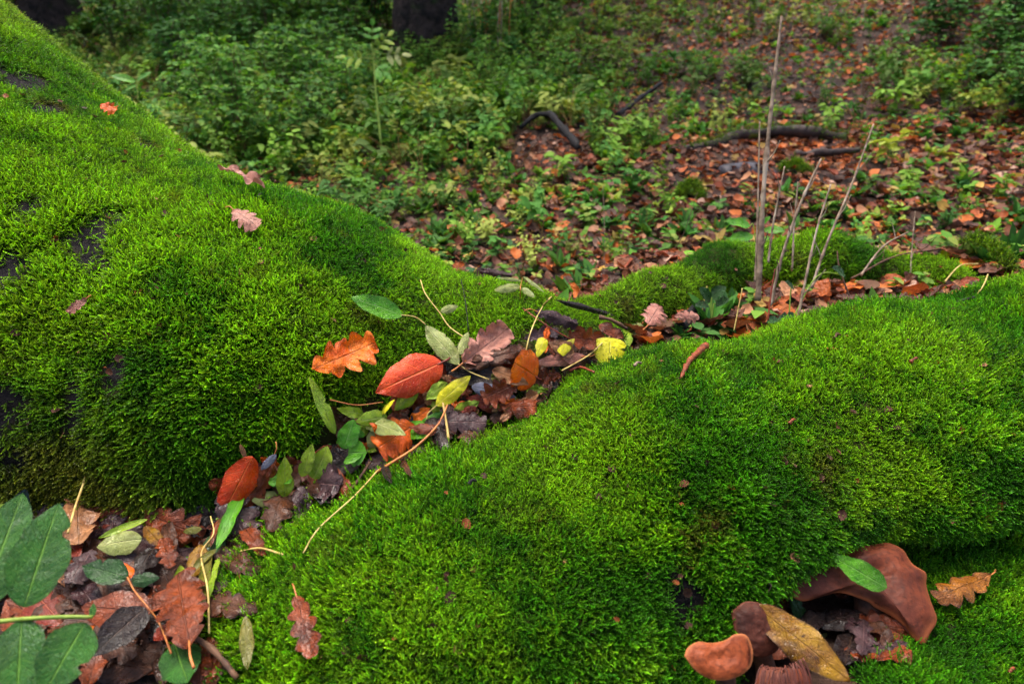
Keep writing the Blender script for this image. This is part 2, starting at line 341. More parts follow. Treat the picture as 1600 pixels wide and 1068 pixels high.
GF = np.stack([ia * ny + ja, (ia + 1) * ny + ja, (ia + 1) * ny + ja + 1, ia * ny + ja + 1], 1)
go = obj('ground', mesh_np('ground', np.stack([X, Y, Z], -1).reshape(-1, 3), GF, M['soil'])); tag(go, 'dark forest soil under leaf litter, rising into a slope', kind='structure')

BARE = [((25, 125), .05), ((70, 175), .03), ((150, 365), .045), ((140, 400), .03), ((240, 440), .018), ((225, 228), .03), ((285, 240), .02), ((40, 330), .03), ((15, 420), .035), ((165, 430), .02), ((175, 580), .02), ((120, 620), .025), ((5, 660), .035), ((1060, 920), .03), ((1590, 700), .02), ((90, 180), .02), ((115, 655), .02)]
bu = np.array([b[0][0] for b in BARE], float); bv = np.array([b[0][1] for b in BARE], float); BP, _ = march(bu, bv); BR = np.array([b[1] for b in BARE]) * 1.25
def bare(P):                                     # patches where the moss has come off the bark
    d = np.full(len(P), 9.0)
    for c, r in zip(BP, BR):
        q = (P - c) * np.array([1.6, 1, .7]); d = np.minimum(d, np.linalg.norm(q, axis=1) / r)
    return d + .45 * noise3(P, 45, 3) + .3 * noise3(P, 100, 6)
PILE = [(945, 512), (1000, 530), (985, 562), (880, 600), (862, 640), (790, 672), (752, 690), (705, 716), (630, 748), (560, 752), (510, 772), (445, 792), (390, 835), (350, 920), (345, 1090), (-200, 1150), (-300, 770), (0, 760), (60, 800), (150, 830), (230, 838), (318, 810), (352, 760), (395, 705), (480, 685), (525, 630), (600, 602), (700, 552), (760, 530), (850, 503)]
t = NT('bark_under_moss'); v = objvec(t, False); b_ = t.attr('bare', out='Fac'); n1 = t.noise(v, 30, 5, .65); n2 = t.noise(v, 120, 3)
und = t.mix(n2, lin((40, 52, 14)), lin((58, 48, 24))); brk = t.mix(t.ramp(n1, .3, .7), lin((30, 26, 29)), lin((9, 8, 10)))
M['rootbark'] = t.finish(t.mix(b_, und, brk), .8, .12, t.bump(n1, 1, .012))

def shoot(rs, L, bend, az, off, tilt):
    V, F, T = [], [], []; n = 11; s = np.linspace(0.12, 1, n + 1)
    d0 = np.array([math.sin(tilt) * math.cos(az), math.sin(tilt) * math.sin(az), math.cos(tilt)]); b = np.array([math.cos(az + bend * .6), math.sin(az + bend * .6), -.25])
    P = off + L * (d0 * s[:, None] + b * (s[:, None] ** 2) * .38); Tn = np.gradient(P, axis=0); Tn /= np.linalg.norm(Tn, axis=1, keepdims=True)
    for k in range(n + 1):
        for h in (0, 1):
            ph = k * 2.39996 + h * 3.14 + rs.random() * .6; x = np.cross(Tn[k], [.3, .5, .8]); x /= np.linalg.norm(x); y = np.cross(Tn[k], x); out = x * math.cos(ph) + y * math.sin(ph); sd_ = np.cross(out, Tn[k])
            ln = L * (.25 - .10 * s[k]) * rs.uniform(.85, 1.15); w = ln * .30; d = out * (.62 - .38 * s[k]) + Tn[k] * .75
            o = len(V); V += [P[k], P[k] + d * ln * .5 - sd_ * w + Tn[k] * ln * .06, P[k] + d * ln, P[k] + d * ln * .5 + sd_ * w + Tn[k] * ln * .06]
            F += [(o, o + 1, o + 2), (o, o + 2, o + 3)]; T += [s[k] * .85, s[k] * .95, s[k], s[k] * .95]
    return V, F, T
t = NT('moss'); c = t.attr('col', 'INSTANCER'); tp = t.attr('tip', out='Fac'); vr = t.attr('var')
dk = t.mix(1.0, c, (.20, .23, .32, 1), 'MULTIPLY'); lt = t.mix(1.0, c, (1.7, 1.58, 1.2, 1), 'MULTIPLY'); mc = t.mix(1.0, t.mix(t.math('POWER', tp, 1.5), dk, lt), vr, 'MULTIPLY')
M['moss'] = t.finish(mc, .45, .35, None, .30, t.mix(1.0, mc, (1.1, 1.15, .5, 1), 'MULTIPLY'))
MOSS = []
for k in range(9):
    rs = np.random.default_rng(100 + k); V, F, T, A_ = [], [], [], []
    for q in range(5):
        a = rs.uniform(0, 6.28); off = np.array([math.cos(a), math.sin(a), 0]) * rs.uniform(.05, .45)
        v_, f_, t_ = shoot(rs, rs.uniform(.75, 1.25), rs.uniform(-1, 1), a + rs.uniform(-.7, .7), off, rs.uniform(.1, .8)); o = len(V); V += v_; F += [tuple(x + o for x in y) for y in f_]; T += t_
        b = rs.uniform(.42, 1.55); g = rs.uniform(-.12, .12); A_ += [(b * (1 + g), b, b * (1 - g), 1)] * len(v_)
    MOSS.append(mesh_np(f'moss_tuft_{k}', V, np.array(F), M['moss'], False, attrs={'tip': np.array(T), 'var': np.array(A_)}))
def tri_sample(V, Q, per_m2, rs, weight=None):
    T = np.vstack([Q[:, [0, 1, 2]], Q[:, [0, 2, 3]]]); A, B, D = V[T[:, 0]], V[T[:, 1]], V[T[:, 2]]; cr = np.cross(B - A, D - A); ar = np.linalg.norm(cr, axis=1) / 2
    w = ar * (weight((A + B + D) / 3) if weight else 1); N = int(w.sum() * per_m2); k = rs.choice(len(T), N, p=w / w.sum()); r1 = np.sqrt(rs.random(N)); r2 = rs.random(N)
    P = A[k] * (1 - r1)[:, None] + B[k] * (r1 * (1 - r2))[:, None] + D[k] * (r1 * r2)[:, None]; return P, cr[k] / np.maximum(np.linalg.norm(cr[k], axis=1, keepdims=True), 1e-12)
def seen_weight(P):                              # fewer tufts where the surface is far outside the view or faces away
    u, v, D = project(P); ins = (u > -260) & (u < 1860) & (v > -260) & (v < 1330) & (D > .1); return np.where(ins, np.clip(1.25 / np.maximum(D, .3) ** 1.3, .35, 2.2), .12)
def moss_on(name, V, Q, parent, fself, others, per, scale=.0098, tint=None, keep=None, seed=1, olive=False):
    rs = np.random.default_rng(seed); P, N = tri_sample(V, Q, per, rs, seen_weight); N = normal(P, fself)
    ok = np.ones(len(P), bool)
    for f in others: ok &= f(P) > -.006
    u, v, D = project(P); pile = inpoly(u, v, PILE) & (D < 1.15); edge = noise3(P, 60, 8) > .35
    ok &= ~(pile & ~edge); b = bare(P); ok &= (b > .95) | (rs.random(len(P)) < .05 + .25 * np.clip(b - .4, 0, 1))
    ok &= (noise3(P, 55, 12) + .6 * noise3(P, 120, 13)) > -.92
    if keep is not None: ok &= keep(P)
    P, N, b = P[ok], N[ok], b[ok]; n = len(P); steep = 1 - np.clip(N[:, 2], 0, 1)
    fl = np.stack([noise3(P, 9, 41), noise3(P, 9, 42) - .35, noise3(P, 9, 43) - .25], 1); d = N * .55 + rs.normal(0, .30, (n, 3)) + np.array([0, 0, -1]) * (steep * .7)[:, None] + fl * .75; d = d + N * np.clip(.25 - (d * N).sum(1), 0, 1)[:, None]
    lowf = noise3(P, 6, 21); mid_ = noise3(P, 21, 22); hi = noise3(P, 70, 23)
    deep, bright, yel, brn = np.array([.036, .165, .005]), np.array([.078, .290, .007]), np.array([.210, .425, .011]), np.array([.125, .110, .018])
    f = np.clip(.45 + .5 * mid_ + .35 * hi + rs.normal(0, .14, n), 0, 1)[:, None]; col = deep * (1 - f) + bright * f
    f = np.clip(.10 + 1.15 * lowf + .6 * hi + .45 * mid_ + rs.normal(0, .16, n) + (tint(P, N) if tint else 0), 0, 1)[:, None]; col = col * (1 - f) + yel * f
    f = np.clip((noise3(P, 13, 31) + .6 * noise3(P, 40, 32) - .84) * 2.0 + (rs.random(n) < .03) + np.clip(1.5 - b, 0, .6), 0, .85)[:, None]; col = col * (1 - f) + brn * f
    ol = np.zeros(n)
    if olive: ol = np.clip(smooth(-.30, -.62, P[:, 0]) * (steep * 2.2 - .35) * (.75 + .9 * noise3(P, 9, 51)), 0, .85); col = col * (1 - ol[:, None]) + np.array([.150, .165, .016]) * ol[:, None]; d = d + np.array([0, 0, -1]) * ol[:, None]
    sc = (1 + .5 * ol) * scale * rs.uniform(.65, 1.35, n) * (1 + .22 * mid_) * (1 + .35 * noise3(P, 5, 61)); E = euler_from(d, rs.uniform(0, 6.283, n))
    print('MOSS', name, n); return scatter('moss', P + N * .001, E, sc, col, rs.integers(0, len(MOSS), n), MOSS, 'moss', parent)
BV, BQ, DEB = [], [], []
def root(name, label, f, lo, hi, h, others, per, loc, **k):
    V, Q = surface_nets(f, lo, hi, h); BQ.append(Q + sum(map(len, BV))); BV.append(V); r = empty(name, loc); tag(r, label, 'tree root')
    bm_ = np.clip((1.05 - bare(V)) * 3, 0, 1); child('bark', V, Q, M['rootbark'], r, attrs={'bare': bm_})
    m = moss_on(name, V, Q, r, f, others, per, **k); m.location = -Vector(loc); DEB.append((V, Q, r, f, loc, others)); return r
GS = lambda P: P[:, 2] - ground(P[:, 0], P[:, 1])
DENS = 49000
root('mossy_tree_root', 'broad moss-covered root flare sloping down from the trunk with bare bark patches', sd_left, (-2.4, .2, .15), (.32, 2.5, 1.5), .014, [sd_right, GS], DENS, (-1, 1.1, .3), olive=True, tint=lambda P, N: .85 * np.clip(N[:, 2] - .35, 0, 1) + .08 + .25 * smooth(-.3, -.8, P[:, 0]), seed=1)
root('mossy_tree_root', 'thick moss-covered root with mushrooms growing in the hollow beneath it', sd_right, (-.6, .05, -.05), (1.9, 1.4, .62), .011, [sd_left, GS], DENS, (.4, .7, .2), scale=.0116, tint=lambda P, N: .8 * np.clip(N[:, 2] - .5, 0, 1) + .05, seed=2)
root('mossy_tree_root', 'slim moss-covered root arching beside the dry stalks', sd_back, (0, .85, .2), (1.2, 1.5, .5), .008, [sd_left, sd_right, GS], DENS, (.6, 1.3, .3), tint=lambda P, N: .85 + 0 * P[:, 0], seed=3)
# moss carpet on the ground at the foot of the right root
q = GP.reshape(-1, 3).copy(); q[:, 2] = Z.ravel(); cx = q[GF].mean(1); selq = (cx[:, 0] > .27) & (cx[:, 0] < 1.3) & (cx[:, 1] > .2) & (cx[:, 1] < .75)
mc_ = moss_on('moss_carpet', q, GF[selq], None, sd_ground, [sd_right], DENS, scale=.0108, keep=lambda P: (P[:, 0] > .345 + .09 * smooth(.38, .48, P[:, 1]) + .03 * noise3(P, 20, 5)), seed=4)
mc_.name = 'moss_carpet'; tag(mc_, 'green moss carpet on the ground beside the mushrooms', 'moss', kind='stuff')
from mathutils.bvhtree import BVHTree
ROOTS = BVHTree.FromPolygons(np.vstack(BV).tolist(), np.vstack(BQ).tolist())
BQ.append(GF + sum(map(len, BV))); BV.append(q); ALL = BVHTree.FromPolygons(np.vstack(BV).tolist(), np.vstack(BQ).tolist())
# ---------------------------------------------------------------- leaves, stems and mushrooms in the foreground
def half_width(kind, s):
    if kind == 'oak':
        env = np.clip(s, 0, 1) ** .55 * (1 - s) ** .42 * 2.0; env = np.minimum(env, .95); fr = np.mod(s * 4.4 + .25, 1.0); lob = np.sqrt(np.clip(1 - (2 * fr - 1) ** 2, 0, 1))
        return env * (.45 + .55 * lob)
    if kind == 'beech': w = s ** .60 * (1 - s) ** .95
    elif kind == 'heart': w = s ** .28 * (1 - s) ** .95
    elif kind == 'round': w = s ** .45 * (1 - s) ** .45
    elif kind == 'long': w = s ** .75 * (1 - s) ** .85
    else: w = s ** .62 * (1 - s) ** .86
    q = np.linspace(0, 1, 200)
    a, b = {'beech': (.60, .95), 'heart': (.28, .95), 'round': (.45, .45), 'long': (.75, .85)}.get(kind, (.62, .86))
    return w / (q ** a * (1 - q) ** b).max()
def leaf_shape(kind, L, Wd, cup, bend, wave, rs, ns=34, nt=8, serr=0.0):
    if kind == 'oak': ns = 70
    s = (1 - np.cos(np.linspace(0, math.pi, ns))) / 2; tt = np.linspace(-1, 1, nt * 2 + 1); w = half_width(kind, s) * Wd / 2
    if kind == 'oak': wl = w * (1 + .16 * np.sin(s * 23 + rs.uniform(0, 6))); wr = w * (1 + .16 * np.sin(s * 21 + rs.uniform(0, 6)))
    else: wl = w * (1 + .05 * np.sin(s * 17 + rs.uniform(0, 6)) + .02 * np.sin(s * 61 + rs.uniform(0, 6))); wr = w * (1 + .05 * np.sin(s * 15 + rs.uniform(0, 6)) + .02 * np.sin(s * 53 + rs.uniform(0, 6)))
    if rs.random() < .45 and kind != 'oak':                                  # a torn or nibbled bit of margin
        c0 = rs.uniform(.25, .85); nib = 1 - rs.uniform(.2, .5) * np.exp(-((s - c0) / rs.uniform(.02, .05)) ** 2); wl, wr = (wl * nib, wr) if rs.random() < .5 else (wl, wr * nib)
    if serr:
        z = serr * (np.arange(ns) % 2); wl = wl * (1 - z); wr = wr * (1 - z)
    Sg, Tg = np.meshgrid(s, tt, indexing='ij'); Wg = np.where(Tg < 0, wl[:, None], wr[:, None]); x = Sg * L; y = Tg * Wg
    if kind == 'oak': x = x + np.abs(y) * .22
    if kind == 'heart': x = x - (np.abs(Tg) ** 2) * (1 - Sg) ** 4 * L * .12
    c = max(abs(cup), 1e-3); R = Wd / 2 / c; z = np.sign(cup) * R * (1 - np.cos(y / R)) if abs(cup) > 1e-3 else y * 0; y = R * np.sin(np.clip(y / R, -1.6, 1.6))
    z = z - np.abs(y) * .0
    side = np.abs(Tg) * Wg
    z = z + .030 * side * np.sin((Sg - np.abs(Tg) * .2) * 6.283 * 7)          # puckering between the veins
    ph = rs.uniform(0, 20, 3); q = np.stack([x, y, z * 0 + ph[0]], -1) / L
    wave = wave * 1.35; z = z + wave * L * (noise3(q, 3.1, int(ph[1])) * .6 + noise3(q, 6.5, int(ph[2])) * .35 + noise3(q, 13, 7) * .16) * np.minimum(1, .3 + np.abs(Tg) * 1.2)
    z = z + wave * L * .5 * np.abs(Tg) ** 2 * np.sin(Sg * 14 + np.sign(Tg) * 1.3 + ph[0]) * .4
    if abs(bend) > 1e-3:                                                      # bend along the length
        Rb = L / bend; a = x / Rb - bend / 2; x2 = (Rb - z) * np.sin(a); z = Rb - (Rb - z) * np.cos(a); x = x2; z = z - z[0, nt]
        x = x - x[0, nt]
    V = np.stack([x, y, z], -1); m = 2 * nt + 1; i = np.arange((ns - 1) * (m - 1)); a, b = i // (m - 1), i % (m - 1)
    F = np.stack([a * m + b, (a + 1) * m + b, (a + 1) * m + b + 1, a * m + b + 1], 1); uv = np.stack([Sg, (Tg + 1) / 2], -1).reshape(-1, 2)
    tip = V[-1, nt]; ang = math.atan2(tip[2], tip[0]); ca, sa = math.cos(-ang), math.sin(-ang); V = np.stack([V[..., 0] * ca - V[..., 2] * sa, V[..., 1], V[..., 0] * sa + V[..., 2] * ca], -1)
    return V.reshape(-1, 3), F, uv, np.linalg.norm(tip)
_ln = [0]
def hitpt(u, v, lift=.01):
    d = ray(u, v); h = ALL.ray_cast(Vector(CAM), Vector(d))[0]; P = np.array([h if h else CAM + d * 9]); N = normal(P); return P[0] + N[0] * lift, N[0]
def place_leaf(name, kind, b, tip, w, mat, label, lift=16, tl=None, face=.45, cup=-.5, bend=-.3, roll=0, wave=.035, stalk=.22, smat='stem_or', D=None, group=None, cat='leaf', parent=None, serr=0, rise=0):
    _ln[0] += 1; lift = lift + 10; tl = tl + 10 if tl is not None else None; rs = np.random.default_rng(500 + _ln[0])
    if D is None:
        P0, N0 = hitpt(*b, lift / 1000); P1, N1 = hitpt(*tip, (tl if tl is not None else lift) / 1000)
        d0, d1 = project(P0[None])[2][0], project(P1[None])[2][0]
        if abs(d1 - d0) > .09: d1 = d0 + np.sign(d1 - d0) * .09; P1 = W(*tip, np.array(d1))
        N = N0 + N1
    else:
        D = (D, D) if np.isscalar(D) else D; P0, P1 = W(*b, np.array(D[0])), W(*tip, np.array(D[1])); N = np.array([0, -.3, 1.])
    X = P1 - P0; Lw = np.linalg.norm(X); X /= Lw; N = N / np.linalg.norm(N); toc = CAM - P0; toc /= np.linalg.norm(toc); N = N * (1 - face) + toc * face
    N -= X * (N @ X); N /= np.linalg.norm(N); Yv = np.cross(N, X)
    if roll: c, s = math.cos(roll), math.sin(roll); N, Yv = N * c + Yv * s, Yv * c - N * s
    dep = project(P0[None])[2][0]; Ww = w * dep / FPX
    V, F, uv, ch = leaf_shape(kind, Lw, Ww, cup, bend, wave, rs, serr=serr); V = V * (Lw / ch)
    me = mesh_np(name, V, F, M[mat] if isinstance(mat, str) else mat, uv=uv); o = bpy.data.objects.new(name, me); C.objects.link(o)
    o.matrix_world = Matrix(((X[0], Yv[0], N[0], P0[0]), (X[1], Yv[1], N[1], P0[1]), (X[2], Yv[2], N[2], P0[2]), (0, 0, 0, 1)))
    if parent is None: tag(o, label, cat, group)
    if stalk:
        if isinstance(stalk, (int, float)):
            pts = np.array([[Lw * .08, 0, 0], [-Lw * stalk * .5, Lw * stalk * .08 * rs.uniform(-1, 1), .001], [-Lw * stalk, Lw * stalk * .3 * rs.uniform(-1, 1), -.002]])
        else:
            iv = np.array(o.matrix_world.inverted()); pts = [[Lw * .03, 0, 0]]
            for (a_, b_) in stalk: p = hitpt(a_, b_, lift / 1000)[0]; pts.append((iv @ np.append(p, 1))[:3])
        sv, sf = tube(spline(pts), max(.0007, Ww * .022), max(.0009, Ww * .03), 6); obj('stalk', mesh_np('stalk', sv, sf, M[smat]), o)
    return o
def stem(name, pts, r0, r1, mat, label, cat='stem', lift=11, group=None, D=None, n=7, knots=(), rough=0, nseg=None):
    P = []
    for k, p in enumerate(pts):
        if D is not None: P.append(W(p[0], p[1], np.array(D if np.isscalar(D) else D[0] + (D[1] - D[0]) * k / (len(pts) - 1))))
        else: P.append(hitpt(p[0], p[1], ((p[2] if len(p) > 2 else lift) + 6) / 1000)[0])
    P = spline(P, nseg); V, F = tube(P, r0, r1, n, knots, rough=rough); o = obj(name, mesh_np(name, V - P[0], F, M[mat]), loc=P[0]); return tag(o, label, cat, group)
PL = place_leaf
# filler first: wet brown leaves packed in the hollow and in the pile at the foot of the roots
rs = np.random.default_rng(42); FILL = [(930, 520), (960, 540), (880, 580), (840, 625), (770, 665), (700, 700), (600, 740), (570, 770), (490, 812), (425, 840), (380, 890), (355, 1060), (20, 1060), (-20, 860), (60, 800), (200, 825), (330, 810), (360, 760), (480, 720), (540, 650), (640, 610), (760, 560)]
nf = 0; CW = {'brown': 'brown', 'dark': 'blackish', 'purple': 'purple-brown', 'rust': 'rust-coloured'}; KW = {'oak': 'lobed oak leaf', 'beech': 'pointed leaf', 'long': 'narrow leaf'}
while nf < 175:
    u, v = rs.uniform(-20, 960), rs.uniform(515, 1066)
    if not inpoly(np.array(u), np.array(v), FILL): continue
    if v > 830 and rs.random() < .15: continue
    a = rs.uniform(0, 6.28); l = rs.uniform(45, 85) * (1.35 if v > 800 else 1); k = ['oak', 'beech', 'oak', 'long'][rs.integers(4)]; mt = ['brown', 'dark', 'rust', 'brown', 'rust', 'purple', 'brown'][rs.integers(7)]
    low = v > 815 and u < 400; wh = 'in the pile at the foot of the root flare' if low else 'packed in the cleft between the two big mossy roots'
    PL('oak_leaf' if k == 'oak' else 'withered_leaf', k, (u - l / 2 * math.cos(a), v - l / 2 * math.sin(a)), (u + l / 2 * math.cos(a), v + l / 2 * math.sin(a)), l * rs.uniform(.4, .6), mt,
       f'wet {CW[mt]} {KW[k]} {wh}', lift=rs.uniform(2, 14) if low else rs.uniform(0, 10), face=.25, cup=rs.uniform(-.9, .6), bend=rs.uniform(-.8, .5), wave=.10, stalk=0, group=f'wet {CW[mt]} {KW[k]} group {wh}'); nf += 1
# --- leaves on the sloping left root
PL('oak_leaf', 'oak', (366, 350), (404, 380), 34, 'pink', 'pale pinkish oak leaf lying flat on the moss halfway up the sloping root', wave=.06)
PL('oak_leaf', 'oak', (157, 484), (123, 505), 16, 'pink', 'small curled pinkish leaf on the steep olive moss of the root flare', cup=.4, wave=.12)
PL('oak_leaf', 'oak', (150, 188), (176, 200), 24, 'orange', 'small crumpled orange-brown leaf on the upper slope of the root flare', stalk=0, lift=20, face=.5, cup=.2, wave=.12)
PL('withered_leaf', 'oak', (340, 286), (408, 316), 22, 'pink', 'twisted pink strip of leaf on the ridge of the sloping root', lift=16, cup=.5, wave=.16, stalk=0, face=.4)
PL('withered_leaf', 'oak', (744, 437), (800, 446), 16, 'purple', 'dark purple-brown shrivelled leaf on the ridge near the yellow seedling', lift=24, cup=-1.3, wave=.1, stalk=0, face=.7)
# --- the cleft between the roots, from the saddle downwards
PL('oak_leaf', 'oak', (1012, 508), (1030, 478), 40, 'pink', 'pink oak leaf standing upright against the slim root beside the saddle', face=.8, D=(.93, .96), wave=.08)
PL('oak_leaf', 'oak', (1054, 494), (1092, 494), 22, 'pink', 'pale pink oak leaf lying behind the black charred stub', face=.6, D=(1.0, 1.02), wave=.08, stalk=0)
PL('withered_leaf', 'oak', (828, 502), (892, 521), 30, 'purple', 'dark glossy purple leaf curled at the top of the cleft', cup=-1.0, wave=.09, lift=14)
PL('withered_leaf', 'oak', (812, 540), (862, 530), 26, 'purple', 'greyish purple leaf under the red stem in the cleft', cup=.8, wave=.09, lift=12, stalk=0)
PL('oak_leaf', 'oak', (945, 545), (872, 540), 40, 'rust', 'wet rust-coloured curled leaf behind the yellow heart-shaped leaf', cup=.9, wave=.09, lift=16)
PL('beech_leaf', 'beech', (895, 563), (818, 574), 22, 'pink', 'flat pinkish brown leaf poking out behind the broad orange leaf', lift=18, bend=.3)
PL('beech_leaf', 'beech', (950, 568), (984, 556), 20, 'rust', 'brown leaf tip showing beneath the yellow heart-shaped leaf', lift=11, stalk=0)
PL('birch_leaf', 'heart', (838, 545), (824, 567), 20, 'yellow', 'small bright yellow leaf standing by the straw-coloured stalk in the cleft', lift=20, stalk=0, face=.7)
PL('birch_leaf', 'heart', (862, 560), (880, 543), 18, 'yellow', 'small bright yellow pointed leaf above the pinkish brown leaf', lift=20, stalk=0, face=.7)
PL('birch_leaf', 'heart', (938, 549), (915, 581), 56, 'yellow', 'large yellow heart-shaped leaf with speckles on the moss saddle', lift=32, face=.75, cup=-.4, stalk=0, serr=.04)
PL('withered_leaf', 'beech', (984, 530), (973, 552), 22, 'ygreen', 'yellow-green leaf hanging under the pale stalk at the saddle', lift=16, stalk=0, face=.6)
PL('withered_leaf', 'oak', (1006, 524), (975, 512), 26, 'pale', 'pale yellow lobed leaf at the top of the saddle', lift=14, face=.6)
PL('withered_leaf', 'long', (1000, 533), (1035, 541), 12, 'rust', 'narrow brown leaf lying on the moss below the pink upright leaf', lift=9, stalk=0)
PL('withered_leaf', 'long', (858, 488), (948, 497), 13, 'dark', 'long dark rolled leaf strip along the crest of the saddle', lift=14, cup=-1.1, stalk=0, face=.6)
PL('maple_leaf', 'oak', (722, 578), (792, 532), 60, 'pink', 'crumpled pinkish dry leaf with folds at the top of the leaf heap', lift=22, cup=.9, bend=.6, wave=.15, face=.55)
PL('maple_leaf', 'oak', (718, 583), (812, 556), 36, 'brown', 'crumpled brown dry leaf beneath the pinkish folded leaf', lift=18, cup=-.9, wave=.14, face=.5, stalk=0)
PL('withered_leaf', 'beech', (700, 590), (812, 588), 40, 'dark', 'dark grey wet leaf running under the crumpled leaves', lift=10, cup=.6, wave=.08, stalk=0)
PL('oak_leaf', 'oak', (800, 598), (752, 618), 42, 'rust', 'brown oak leaf half under the broad orange leaf', lift=22, cup=.5, wave=.06)
PL('withered_leaf', 'beech', (738, 606), (796, 618), 24, 'grey', 'grey-violet underside of a leaf beside the brown oak leaf', lift=19, stalk=0)
PL('beech_leaf', 'beech', (806, 640), (728, 618), 36, 'deepred', 'deep red leaf sticking out from under the broad orange leaf', lift=14, face=.5, cup=-.6)
PL('birch_leaf', 'round', (868, 622), (794, 578), 68, 'orange', 'broad bright orange leaf with a small dark hole beside the right root', lift=34, tl=40, face=.6, cup=-.45, bend=-.25, serr=.03, stalk=.2, smat='stem_red')
PL('oak_leaf', 'oak', (862, 628), (784, 678), 20, 'tan', 'curled orange-brown leaf edge lying on the moss below the broad orange leaf', lift=12, cup=1.0, face=.7, wave=.08, stalk=0)
PL('withered_leaf', 'long', (781, 628), (767, 660), 13, 'tan', 'short tan stub of a rolled leaf in the dark hollow', lift=12, cup=-1.4, stalk=0, face=.8)
PL('beech_leaf', 'beech', (697, 579), (577, 614), 68, 'red', 'big smooth red-orange leaf lying over the top of the leaf heap', lift=26, tl=22, face=.6, cup=-.7, bend=-.4, stalk=.14, smat='stem_red')
PL('oak_leaf', 'oak', (478, 590), (570, 554), 66, 'orange', 'curled orange oak leaf alone on the moss left of the heap', lift=30, face=.6, cup=.45, bend=.4, wave=.16, stalk=0)
PL('cherry_leaf', 'cherry', (622, 508), (539, 481), 33, 'green', 'olive green pointed leaf flat on the moss above the leaf heap', lift=14, face=.5, cup=.3, stalk=[(640, 510), (661, 521)], smat='stem')
PL('cherry_leaf', 'long', (718, 580), (660, 521), 34, 'pale', 'pale beige-green pointed leaf hanging over the red-orange leaf', lift=22, tl=12, face=.6, stalk=[(736, 592), (765, 598)], smat='stem')
PL('cherry_leaf', 'long', (684, 507), (717, 501), 14, 'pale', 'small whitish green folded leaf on the long bent straw stem', lift=18, stalk=0, face=.8)
PL('cherry_leaf', 'cherry', (718, 568), (728, 540), 16, 'pale', 'narrow pale green leaf tucked beside the crumpled pink leaf', lift=30, stalk=0, face=.7)
PL('cherry_leaf', 'cherry', (682, 627), (737, 598), 28, 'yellow', 'small yellow-green oval leaf on top of the leaf heap', lift=34, face=.65, cup=-.4, stalk=[(668, 637), (660, 645)], smat='stem')
PL('cherry_leaf', 'cherry', (586, 631), (627, 684), 32, 'yellow', 'yellow pointed leaf lying on the orange and brown oak leaf', lift=44, face=.6, stalk=0)
PL('cherry_leaf', 'cherry', (588, 640), (543, 651), 28, 'ygreen', 'yellow-green oval leaf beside the yellow pointed leaf', lift=26, face=.6, stalk=0)
PL('cherry_leaf', 'cherry', (584, 662), (557, 682), 30, 'pale', 'pale green leaf with a straight midrib in the leaf heap', lift=24, face=.6, stalk=0)
PL('oak_leaf', 'oak', (632, 652), (598, 728), 72, 'orange', 'orange oak leaf with a dark brown middle in the leaf heap', lift=32, face=.6, cup=-.4, wave=.10, stalk=0)
PL('oak_leaf', 'long', (622, 668), (604, 706), 26, 'brown', 'dark brown wet patch of leaf lying on the orange oak leaf', lift=38, face=.6, stalk=0)
PL('cherry_leaf', 'cherry', (586, 702), (656, 734), 30, 'pale', 'beige-green leaf with a dark midrib at the lower edge of the heap', lift=42, face=.6, stalk=0)
PL('cherry_leaf', 'cherry', (634, 668), (672, 708), 36, 'green', 'dark green smooth leaf right of the orange and brown oak leaf', lift=18, face=.5, stalk=0)
PL('cherry_leaf', 'long', (692, 636), (633, 659), 16, 'green', 'narrow folded green leaf below the red-orange leaf', lift=28, face=.7, stalk=0)
PL('withered_leaf', 'beech', (660, 632), (630, 654), 22, 'purple', 'violet-brown leaf under the narrow folded green leaf', lift=20, stalk=0)
PL('oak_leaf', 'oak', (684, 678), (762, 684), 42, 'purple', 'violet-brown wavy oak leaf on the moss at the right edge of the heap', lift=14, face=.55, wave=.09, cup=-.5, stalk=0)
PL('withered_leaf', 'long', (668, 655), (710, 724), 24, 'dark', 'long dark brown decayed leaf pointing down the right root', lift=12, cup=-.9, stalk=0)
PL('withered_leaf', 'long', (600, 738), (622, 776), 15, 'dark', 'dark rolled leaf hanging below the beige-green leaf', lift=10, cup=-1.1, stalk=0)
PL('withered_leaf', 'long', (636, 730), (655, 768), 13, 'brown', 'brown narrow rolled leaf on the moss under the orange stem', lift=10, cup=-1.1, stalk=0)
for b, tp, w, m, l, lab in [((700, 604), (660, 622), 22, 'ygreen', 30, 'yellow-green leaf half under the small yellow oval leaf'), ((560, 640), (520, 632), 18, 'ygreen', 22, 'light green leaf at the upper left of the heap'), ((720, 640), (742, 662), 20, 'deepred', 20, 'wet dark red leaf in the middle of the heap'), ((640, 610), (600, 636), 26, 'ygreen', 18, 'yellow-green leaf below the red-orange leaf'), ((690, 700), (650, 690), 22, 'rust', 22, 'rust-brown leaf beside the pale hanging stem'), ((540, 700), (508, 722), 22, 'ygreen', 22, 'light green leaf behind the sprig'), ((560, 690), (590, 712), 22, 'orange', 18, 'small orange leaf under the largest sprig leaf'), ((770, 585), (812, 600), 24, 'tan', 26, 'tan leaf edge above the brown oak leaf'), ((880, 560), (846, 548), 26, 'tan', 18, 'tan crumpled leaf between the two small yellow leaves'), ((920, 525), (960, 540), 22, 'rust', 18, 'rust leaf on the crest beside the yellow heart-shaped leaf')]:
    PL('beech_leaf', 'beech', b, tp, w, m, lab, lift=l, stalk=0, wave=.09, cup=rs.uniform(-.8, .5))
HEAP = [(560, 640), (640, 600), (760, 545), (900, 530), (930, 545), (860, 600), (780, 655), (690, 705), (620, 735), (560, 720), (500, 745), (430, 780), (380, 790), (420, 715), (500, 690)]; CW.update({'rust': 'rust-brown', 'tan': 'tan', 'orange': 'orange', 'ygreen': 'yellow-green', 'pink': 'pinkish', 'olive': 'olive'}); nh = 0
